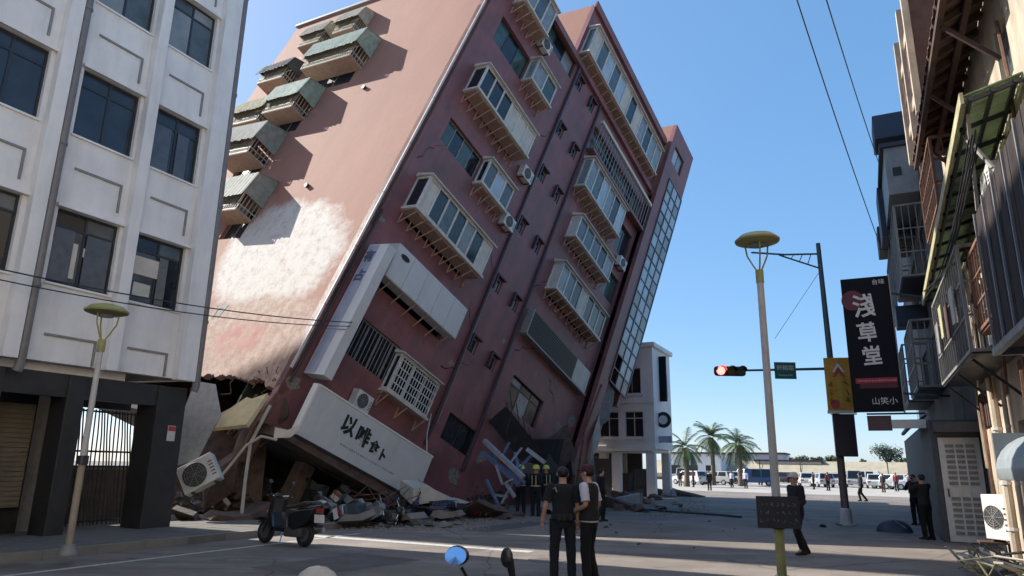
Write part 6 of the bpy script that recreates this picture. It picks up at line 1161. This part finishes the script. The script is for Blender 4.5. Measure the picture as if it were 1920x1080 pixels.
# planks and slabs strewn before the corner house
for i in range(9):
    a = ground(rn.uniform(1150, 1300), rn.uniform(930, 955)); ang = rn.uniform(0, 3.1); L_ = rn.uniform(.8, 2.0); mb = MB(); mb.hexa([(-L_, -.15, 0), (L_, -.15, 0), (L_, .15, 0), (-L_, .15, 0)], [(-L_, -.15, .08), (L_, -.15, .5), (L_, .15, .5), (-L_, .15, .08)])
    o = mb.build('broken_slab', MATS[rn.choice(['concrete', 'steel_pale', 'concrete_brown'])], None); o.location = (a.x, a.y, 0); o.rotation_euler = (0, 0, ang); tag(o, 'broken slab in the debris before the white corner house', 'rubble', 'broken slabs before the corner house')
pipe('hose', 'dark hose lying across the road towards the notice board', [S(30.5, -9, .03), S(29.3, -7, .03), S(28.8, -5.4, .03), S(28.0, -4.4, .03)], .05, 'box_navy', 'hose')
cn = Sthing('tarpaulin_bundle', 'low dark tarpaulin bundle on the road between the signal pole and the photographer', 'bundle', 24.6, 0.5)
mb = MB(); mb.ball((0, 0, .0), (.35, .5, .34), 14, 10); mb.v = [Vector((p.x + .06 * math.sin(9 * p.z + 4 * p.y), p.y, max(p.z, 0) + .04 * math.sin(7 * p.x))) for p in mb.v]; mb.build('cloth', MATS['box_navy'], cn, True)
mb = MB(); mb.tube([(-.3, -.3, .14), (0, 0, .36), (.3, .35, .13)], .012, 5); mb.build('cord', MATS['frame_grey'], cn)
# tangle of dry stems and boards in the sunlit corner at bottom right
tg = Sthing('debris_pile', 'sunlit tangle of pale boards and dry stems in the bottom right corner', 'rubble', 15.3, 2.0)
for i in range(46):
    x, y = rn.uniform(-1.3, .9), rn.uniform(-.45, .55); mb = MB(); mb.tube([(x, y, .02), (x + rn.uniform(-.3, .3), y + rn.uniform(-.3, .3), rn.uniform(.1, .45)), (x + rn.uniform(-.5, .5), y + rn.uniform(-.4, .4), rn.uniform(.03, .5))], rn.uniform(.012, .028), 5); mb.build('stem', MATS[rn.choice(['awning_ochre', 'concrete_pale', 'awning_beige'])], tg)
for i in range(9):
    x, y = rn.uniform(-1.2, .8), rn.uniform(-.4, .5); mb = MB(); a = rn.uniform(0, 3); c_, s_ = math.cos(a), math.sin(a); mb.bar((x - .4 * c_, y - .4 * s_, .05 + i * .015), (x + .4 * c_, y + .4 * s_, .22 + i * .02), .14, .03); mb.build('board', MATS[rn.choice(['concrete_pale', 'brown_wood', 'panel_cream'])], tg)
# ---------------------------------------------------------------- white corner house
wb = Sthing('corner_house', 'white three-storey corner house on pillars beyond the leaning building', 'building', 48, -12.5)
WO = (48, 12.5, 0); S0, S1, N0, N1 = 43.2, 47.6, -17.5, -11.6
mat('house_white', (0.72, 0.71, 0.69), 0.75, 0.05, 1, dirt=0.15)
Fa = lambda a, b, c: (S0 + c, -a, b)                                 # end wall facing the camera: a = n
mb = MB(WO); wall_holes(mb, Fa, N0, N1, 2.9, 9.2, [(-15.2, -13.9, 3.6, 5.2), (-13.5, -12.3, 3.6, 5.2), (-13.6, -12.4, 6.3, 7.9), (-16.4, -15.4, 6.3, 7.9)], .25); mb.build('end_wall', MATS['house_white'], wb)
for (a0, a1, b0, b1) in ((-15.2, -13.9, 3.6, 5.2), (-13.5, -12.3, 3.6, 5.2), (-13.6, -12.4, 6.3, 7.9), (-16.4, -15.4, 6.3, 7.9)):
    wd = window(wb, Fa, a0, a1, b0, b1, .12, 2, .4 if b0 < 5 else 0, MATS['frame_white' if b0 < 5 else 'frame_grey'], [MATS['glass_dark']], .06, org=WO)
    mb = MB(WO); mb.box(S0 - .12, S0 - .003, -a1 - .1, -a0 + .1, b0 - .12, b0 - .003); mb.build('sill', MATS['house_white'], wd)
Fs = lambda a, b, c: (a, -(N1 - c) , b)
mb = MB(WO); wall_holes(mb, Fs, S0 + .26, S1, 2.9, 9.2, [(45.2, 46.8, 6.3, 7.8)], .25); mb.build('street_wall', MATS['house_white'], wb)
for a0, a1 in ((45.2, 46.8),): window(wb, Fs, a0, a1, 6.3, 7.8, .1, 2, 0, MATS['frame_grey'], [MATS['glass_dark']], .06, org=WO)
mb = MB(WO); mb.box(S0 + .26, S1, -N1 + .26, -N0, 2.7, 2.89); mb.box(S1 - .25, S1 - .002, -N1 + .26, -N0, 2.9, 9.1); mb.box(S0 + .27, S1 - .26, -N0 - .25, -N0 - .002, 2.9, 9.1); mb.build('rear_walls', MATS['house_white'], wb)
mb = MB(WO); mb.box(S0 - .2, S1 + .2, -N1 - .2, -N0 + .2, 9.201, 9.5); mb.build('roof', MATS['house_white'], wb, bevel=.05)
mb = MB(WO); mb.box(S0 - .1, S0 - .003, -N1 - .05, -N0, 5.7, 5.95); mb.box(S0 - .1, S0 - .003, -N1 - .05, -N0, 2.75, 3.05); mb.build('string_course', MATS['house_white'], wb)
for a, b in ((S0 + .1, -N1 + .1), (S0 + .1, 13.9), (S0 + .1, 16.6), (S1 - .6, -N1 + .1), (S1 - .6, 14.6), (45.2, 15.4)): mb = MB(WO); mb.box(a, a + .5, b, b + .55, 0, 2.699); mb.build('pillar', MATS['house_white'], wb, bevel=.03)
mb = MB(WO); mb.box(S0 + 1.5, S0 + 1.7, -N1 - .45, -N1 - .003, 5.9, 8.8); ss = mb.build('blade_sign', MATS['sign_black'], wb)
mb = MB(WO); mb.lathe([(.05, -.02), (.5, -.02), (.5, .02), (.05, .02)], 20, 'x', (S0 + 1.0, -N1 - .3, 4.7)); mb.build('round_sign', MATS['ink'], wb); mb = MB(WO); mb.lathe([(.02, -.05), (.28, -.05), (.28, -.022), (.02, -.022)], 20, 'x', (S0 + 1.0, -N1 - .3, 4.7)); mb.build('round_sign_face', MATS['sign_white'], wb)
mb = MB(WO); mb.box(S0 + .9, S0 + 1.1, -N1 - .8, -N1 - .003, 3.3, 3.7); mb.build('shop_plate', MATS['sign_blue'], wb)
for i, (a, b, h_) in enumerate(((45.5, 12.6, 1.7), (46.2, 14.2, 1.4), (45.6, 16, 2.5), (46.4, 17.2, 2.6))):
    mb = MB(WO); mb.box(a, a + .9, b, b + 1.1, 0, h_); mb.build('stall_cabinet', MATS['shop_dark'], wb)
mb = MB(WO); mb.box(S1 - .5, S1 - .3, 13.6, -N0 - .3, 0.0, 2.69); mb.build('ground_floor_wall', MATS['shop_dark'], wb)
mb = MB(WO); mb.box(S0 + .9, S0 + 1.1, 14.6, 16.4, 0.0, 2.3); mb.build('shop_front', MATS['shop_dark'], wb)
# parked vehicles, people and palms on the far square
def make_car(label, m, P_, rz, van=False, group='vehicles on the far square'):
    t = thing('parked_car', label, 'car', P_, rz, group); f = lambda a, b, tt: (a, tt, b); L_ = 2.1
    pr = [(-L_, .35), (-L_, .8), (-1.9, .95), (1.0, .98), (L_ - .05, .78), (L_, .35)]; mb = MB(); mb.prism(pr, -.85, .85, f); mb.build('body', m, t, bevel=.06)
    cb_ = [(-1.95, .95), (-1.7, 1.55 + .35 * van), (.5 + .6 * van, 1.55 + .35 * van), (1.1 + .5 * van, .97)]; mb = MB(); n = 4; vs = [(a, -.80, b) for a, b in cb_] ; vs = [(a, -.82 if b < 1 else -.68, b) for a, b in cb_] + [(a, .82 if b < 1 else .68, b) for a, b in cb_]
    mb._a(vs, [(0, 1, 2, 3), (4, 5, 6, 7), (0, 1, 5, 4), (1, 2, 6, 5), (2, 3, 7, 6), (3, 0, 4, 7)]); c_ = mb.build('cabin', m, t, bevel=.04)
    zt = 1.48 + .35 * van
    for sy in (-1, 1):
        for x0, x1 in ((-1.6, -.6), (-.5, .5)): mb = MB(); mb.quad((x0, sy * .815, 1.02), (x1, sy * .815, 1.02), (x1 - .05, sy * .70, zt), (x0 + .05, sy * .70, zt)); mb.build('window', MATS['glass_dark'], c_)
    mb = MB(); mb.quad((1.14 + .5 * van, -.7, 1.02), (1.14 + .5 * van, .7, 1.02), (.56 + .6 * van, .6, zt), (.56 + .6 * van, -.6, zt)); mb.build('windscreen', MATS['glass_dark'], c_)
    mb = MB(); mb.quad((-1.96, -.7, 1.02), (-1.96, .7, 1.02), (-1.74, .6, zt), (-1.74, -.6, zt)); mb.build('rear_window', MATS['glass_dark'], c_)
    for x in (-1.3, 1.3):
        for y in (-.78, .78): mb = MB(); mb.lathe([(.2, -.1), (.3, -.09), (.32, 0), (.3, .09), (.2, .1)], 16, 'y', (x, y, .32)); w_ = mb.build('wheel', MATS['rubber'], t, True); mb = MB(); mb.lathe([(.02, -.105), (.19, -.105), (.19, .105), (.02, .105)], 12, 'y', (x, y, .32)); mb.build('rim', MATS['steel_pale'], w_)
    for y in (-.6, .6): mb = MB(); mb.box(2.06, 2.11, y - .18, y + .18, .62, .76); mb.build('headlight', MATS['glass_pale'], t); mb = MB(); mb.box(-2.11, -2.06, y - .15, y + .15, .65, .8); mb.build('tail_light', MATS['tail_red'], t)
    return t
mat('car_white', (0.62, 0.62, 0.60), 0.25, 0.03); mat('car_silver', (0.40, 0.41, 0.42), 0.25, 0.04); mat('car_dark', (0.04, 0.045, 0.06), 0.25, 0.05); mat('car_blue', (0.06, 0.12, 0.26), 0.25, 0.05)
fleet = [(1292, 'white', 0, 84), (1312, 'white', 0, 90), (1345, 'silver', 0, 86), (1362, 'white', 0, 93), (1418, 'blue', 1, 84), (1438, 'dark', 0, 88), (1512, 'white', 0, 86), (1540, 'silver', 0, 82), (1563, 'white', 0, 90), (1600, 'silver', 1, 84), (1640, 'white', 0, 80), (1668, 'white', 0, 78), (1690, 'silver', 0, 76), (1715, 'white', 0, 74)]
wds = ['leftmost of the far vehicles, beside the corner house', 'behind the left palm', 'between the left and middle palms', 'right of the middle palm', 'left of the grey street lamp', 'touching the left side of the grey street lamp', 'just right of the grey street lamp', 'left of the signal pole on the far square', 'right behind the signal pole', 'right of the signal pole', 'far right of the signal pole', 'left of the two photographers', 'above the tarpaulin bundle', 'rightmost of the far vehicles']
for (px, c_, v_, Y_), w_ in zip(fleet, wds):
    P_ = atY(px, 900, Y_); P_.z = .004; make_car(f"{'blue' if c_ == 'blue' else c_} {'van' if v_ else 'car'} on the far square, {w_}", MATS['car_' + c_], P_, rn.choice([SANG + .2, SANG + math.pi / 2, SANG + 1.3]) + rn.uniform(-.2, .2), bool(v_))
cols_ = ['shirt_black', 'brown_cloth', 'shirt_lilac', 'navy', 'scooter_red']; cn_ = ['black', 'brown', 'pale lilac', 'navy', 'dark red']
spots = ['at the foot of the left palm', 'at the foot of the tallest palm', 'left of the right palm', 'right of the right palm', 'just left of the grey street lamp', 'just right of the grey street lamp', 'midway between street lamp and signal pole', 'touching the signal pole on its left', 'well right of the signal pole', 'left of the photographers', 'under the corner house front', 'directly beside the photographers']
for i, px in enumerate((1300, 1330, 1372, 1398, 1452, 1525, 1552, 1578, 1655, 1680, 1275, 1704)):
    P_ = atY(px, 900, rn.uniform(60, 76)); P_.z = .004; ci = rn.randrange(5)
    person(f'distant bystander in {cn_[ci]} on the square, {spots[i]}', P_, rn.uniform(0, 6), None, rn.uniform(1.6, 1.78), cols_[ci], rn.choice(['navy', 'black_cloth', 'brown_cloth']), 'long', detail=False, group='distant bystanders')
onum = ['leftmost', 'second from the left', 'third from the left', 'fourth from the left', 'fifth from the left', 'sixth from the left', 'seventh from the left', 'eighth from the left', 'ninth from the left', 'tenth from the left', 'eleventh from the left', 'rightmost']
for i in range(12):
    px = 1288 + i * 38 + rn.uniform(-9, 9); c_ = rn.choice(['white', 'white', 'silver', 'dark', 'blue']); v_ = rn.random() < .15; P_ = atY(px, 900, rn.uniform(98, 110)); P_.z = .004
    make_car(f"{c_} {'van' if v_ else 'car'} in the back row on the far square, {onum[i]}", MATS['car_' + c_], P_, rn.uniform(0, 6.2), v_, 'back row of vehicles on the far square')
mat('palm_leaf', (0.07, 0.115, 0.035), 0.55, 0.2, 3); mat('palm_trunk', (0.16, 0.12, 0.085), 0.9, 0.2, 4)
def palm(label, P_, H, seed):
    rnd = random.Random(seed); t = thing('palm_tree', label, 'palm tree', P_, group='palms on the far square')
    mb = MB(); mb.tube([(.1 * math.sin(i * .5), 0, H * i / 6) for i in range(7)], [.34, .28, .25, .24, .23, .25, .3], 10); mb.build('trunk', MATS['palm_trunk'], t, True)
    mb = MB(); L0 = 2.6 * rnd.uniform(.85, 1.1)
    for k in range(rnd.randint(26, 36)):
        az = k * 2.399 + rnd.uniform(-.2, .2); el = R(rnd.uniform(-55, 75)); L_ = L0 * rnd.uniform(.8, 1.1); p = Vector((.1 * math.sin(3), 0, H)); d = Vector((math.cos(az) * math.cos(el), math.sin(az) * math.cos(el), math.sin(el))); pts = [p]
        for i in range(9): p = p + d * L_ / 9; d = (d + Vector((0, 0, -.17))).normalized(); pts.append(p)
        for i in range(1, 9):
            a, b = pts[i], pts[i + 1]; dd = (b - a).normalized(); sd_ = dd.cross(Vector((0, 0, 1))).normalized(); ll = .75 * math.sin(math.pi * (i + .6) / 10.5)
            for u in (0, .5):
                q = a.lerp(b, u)
                for s_ in (-1, 1): tip = q + (sd_ * s_ * .8 + dd * .7 + Vector((0, 0, -.35 + rnd.uniform(-.1, .1)))) * ll; mb.quad(q - dd * .05, q + dd * .06, tip)
            mb.bar(a, b, .05)
    mb.build('crown', MATS['palm_leaf'], t); return t
for lab, px, py, Y_, H in (('palm tree leftmost on the far square, beside the corner house', 1287, 828, 74, 3.9), ('tallest palm tree, middle of three on the far square', 1337, 812, 84, 5.4), ('palm tree right of the tallest one on the far square', 1388, 828, 80, 4.5)):
    P_ = atY(px, 900, Y_); P_.z = 0; palm(lab, P_, H, px)
# low wall and buildings closing the square, trees behind
mat('far_wall', (0.40, 0.35, 0.25), 0.85, 0.1, .8, dirt=0.2)
fw = Sthing('boundary_wall', 'long low sand-coloured embankment wall closing the far square, sloped to catch the sun', 'wall', 122, 5)
FWL = [(-34 + k * 6.1) for k in range(14)]
for k, n0 in enumerate(FWL): mb = MB(); y0_, y1_ = -n0 + 5 - 6.0, -n0 + 5; mb.hexa([(-.15, y0_, 0), (5.0, y0_, 0), (5.0, y1_, 0), (-.15, y1_, 0)], [(-.1, y0_, .9), (5.0, y0_, 3.3), (5.0, y1_, 3.3), (-.1, y1_, .9)]); mb.build('wall_panel', MATS['far_wall'], fw); mb = MB(); mb.box(-.25, .25, -n0 + 5 + .005, -n0 + 5 + .095, 0, 3.5); mb.build('wall_post', MATS['brown_wood'], fw)  # panel fronts are sloped back so they catch the sun
mb = MB(); mb.box(-.3, .3, -58, 40, .0, .45); mb.build('wall_plinth', MATS['brown_wood'], fw)
for i, (px, w_, h_, Y_, m) in enumerate([(1300, 9, 4.2, 118, 'house_white'), (1360, 12, 3.6, 125, 'panel_cream'), (1420, 9, 4.4, 122, 'house_white'), (1480, 10, 3.2, 118, 'panel_cream')]):
    P_ = atY(px, 900, Y_); P_.z = 0; t = thing('low_house', ['white low house behind the left palm', 'cream low house behind the middle palm', 'white low house behind the right palm', 'cream low house behind the grey street lamp'][i], 'building', P_, SANG - math.pi / 2)
    mb = MB(); mb.box(-w_ / 2, w_ / 2, 0, 8, 0, h_); mb.build('wall', MATS[m], t); mb = MB(); mb.box(-w_ / 2 - .3, w_ / 2 + .3, -.3, 8.3, h_ + .001, h_ + .3); mb.build('roof', MATS['brown_sheet'], t)
    for k in range(3): x = -w_ / 2 + 1 + k * w_ / 3.2; mb = MB(); mb.box(x, x + 1.5, -.06, -.002, 1.0, 2.4); mb.build('window', MATS['glass_dark'], t)
mat('tree_leaf', (0.05, 0.075, 0.03), 0.7, 0.25, 1); mat('bark', (0.10, 0.075, 0.055), 0.9, 0.2, 6)
def tree(label, P_, H, Rr, seed):
    rnd = random.Random(seed); t = thing('broadleaf_tree', label, 'tree', P_, group='trees behind the far square'); mb = MB(); mb.tube([(0, 0, 0), (.1, 0, H * .3), (0, .1, H * .55)], [.35, .28, .18], 8)
    cl = []
    for k in range(9): a = rnd.uniform(0, 6.3); c = Vector((Rr * .62 * math.cos(a) * rnd.uniform(.2, 1), Rr * .62 * math.sin(a) * rnd.uniform(.2, 1), H * rnd.uniform(.6, .88))); cl.append(c); mb.tube([(0, .05, H * .45), tuple(c * .6 + Vector((0, 0, H * .22))), tuple(c)], [.14, .09, .04], 5)
    mb.build('trunk', MATS['bark'], t, True); mb = MB()
    for c in cl:
        for _ in range(150):
            d = Vector((rnd.gauss(0, 1), rnd.gauss(0, 1), rnd.gauss(0, .7))); d = d.normalized() * Rr * .42 * rnd.random() ** .4; p = c + d; s_ = rnd.uniform(.12, .28); u = Vector((rnd.gauss(0, 1), rnd.gauss(0, 1), rnd.gauss(0, 1))).normalized(); v_ = u.orthogonal().normalized(); mb.quad(p - u * s_, p + v_ * s_ * .6, p + u * s_, p - v_ * s_ * .6)
    mb.build('crown', MATS['tree_leaf'], t); return t
for i, (px, Y_, H, Rr, w_) in enumerate([(1505, 150, 5.6, 2.0, 'right of the grey street lamp'), (1535, 150, 4.8, 1.8, 'left of the signal pole'), (1562, 150, 5.2, 1.8, 'right behind the signal pole'), (1622, 150, 4.4, 1.6, 'right of the signal pole'), (1668, 135, 7.0, 3.4, 'largest, above the far wall under the hanging sign'), (1700, 150, 5.0, 2.0, 'left of the two photographers'), (1478, 150, 5.2, 2.0, 'behind the grey street lamp'), (1405, 155, 5.4, 2.4, 'between the palms')]):
    P_ = atY(px, 900, Y_); P_.z = 0; tree('dark broadleaf tree behind the far square, ' + w_, P_, H, Rr, px)
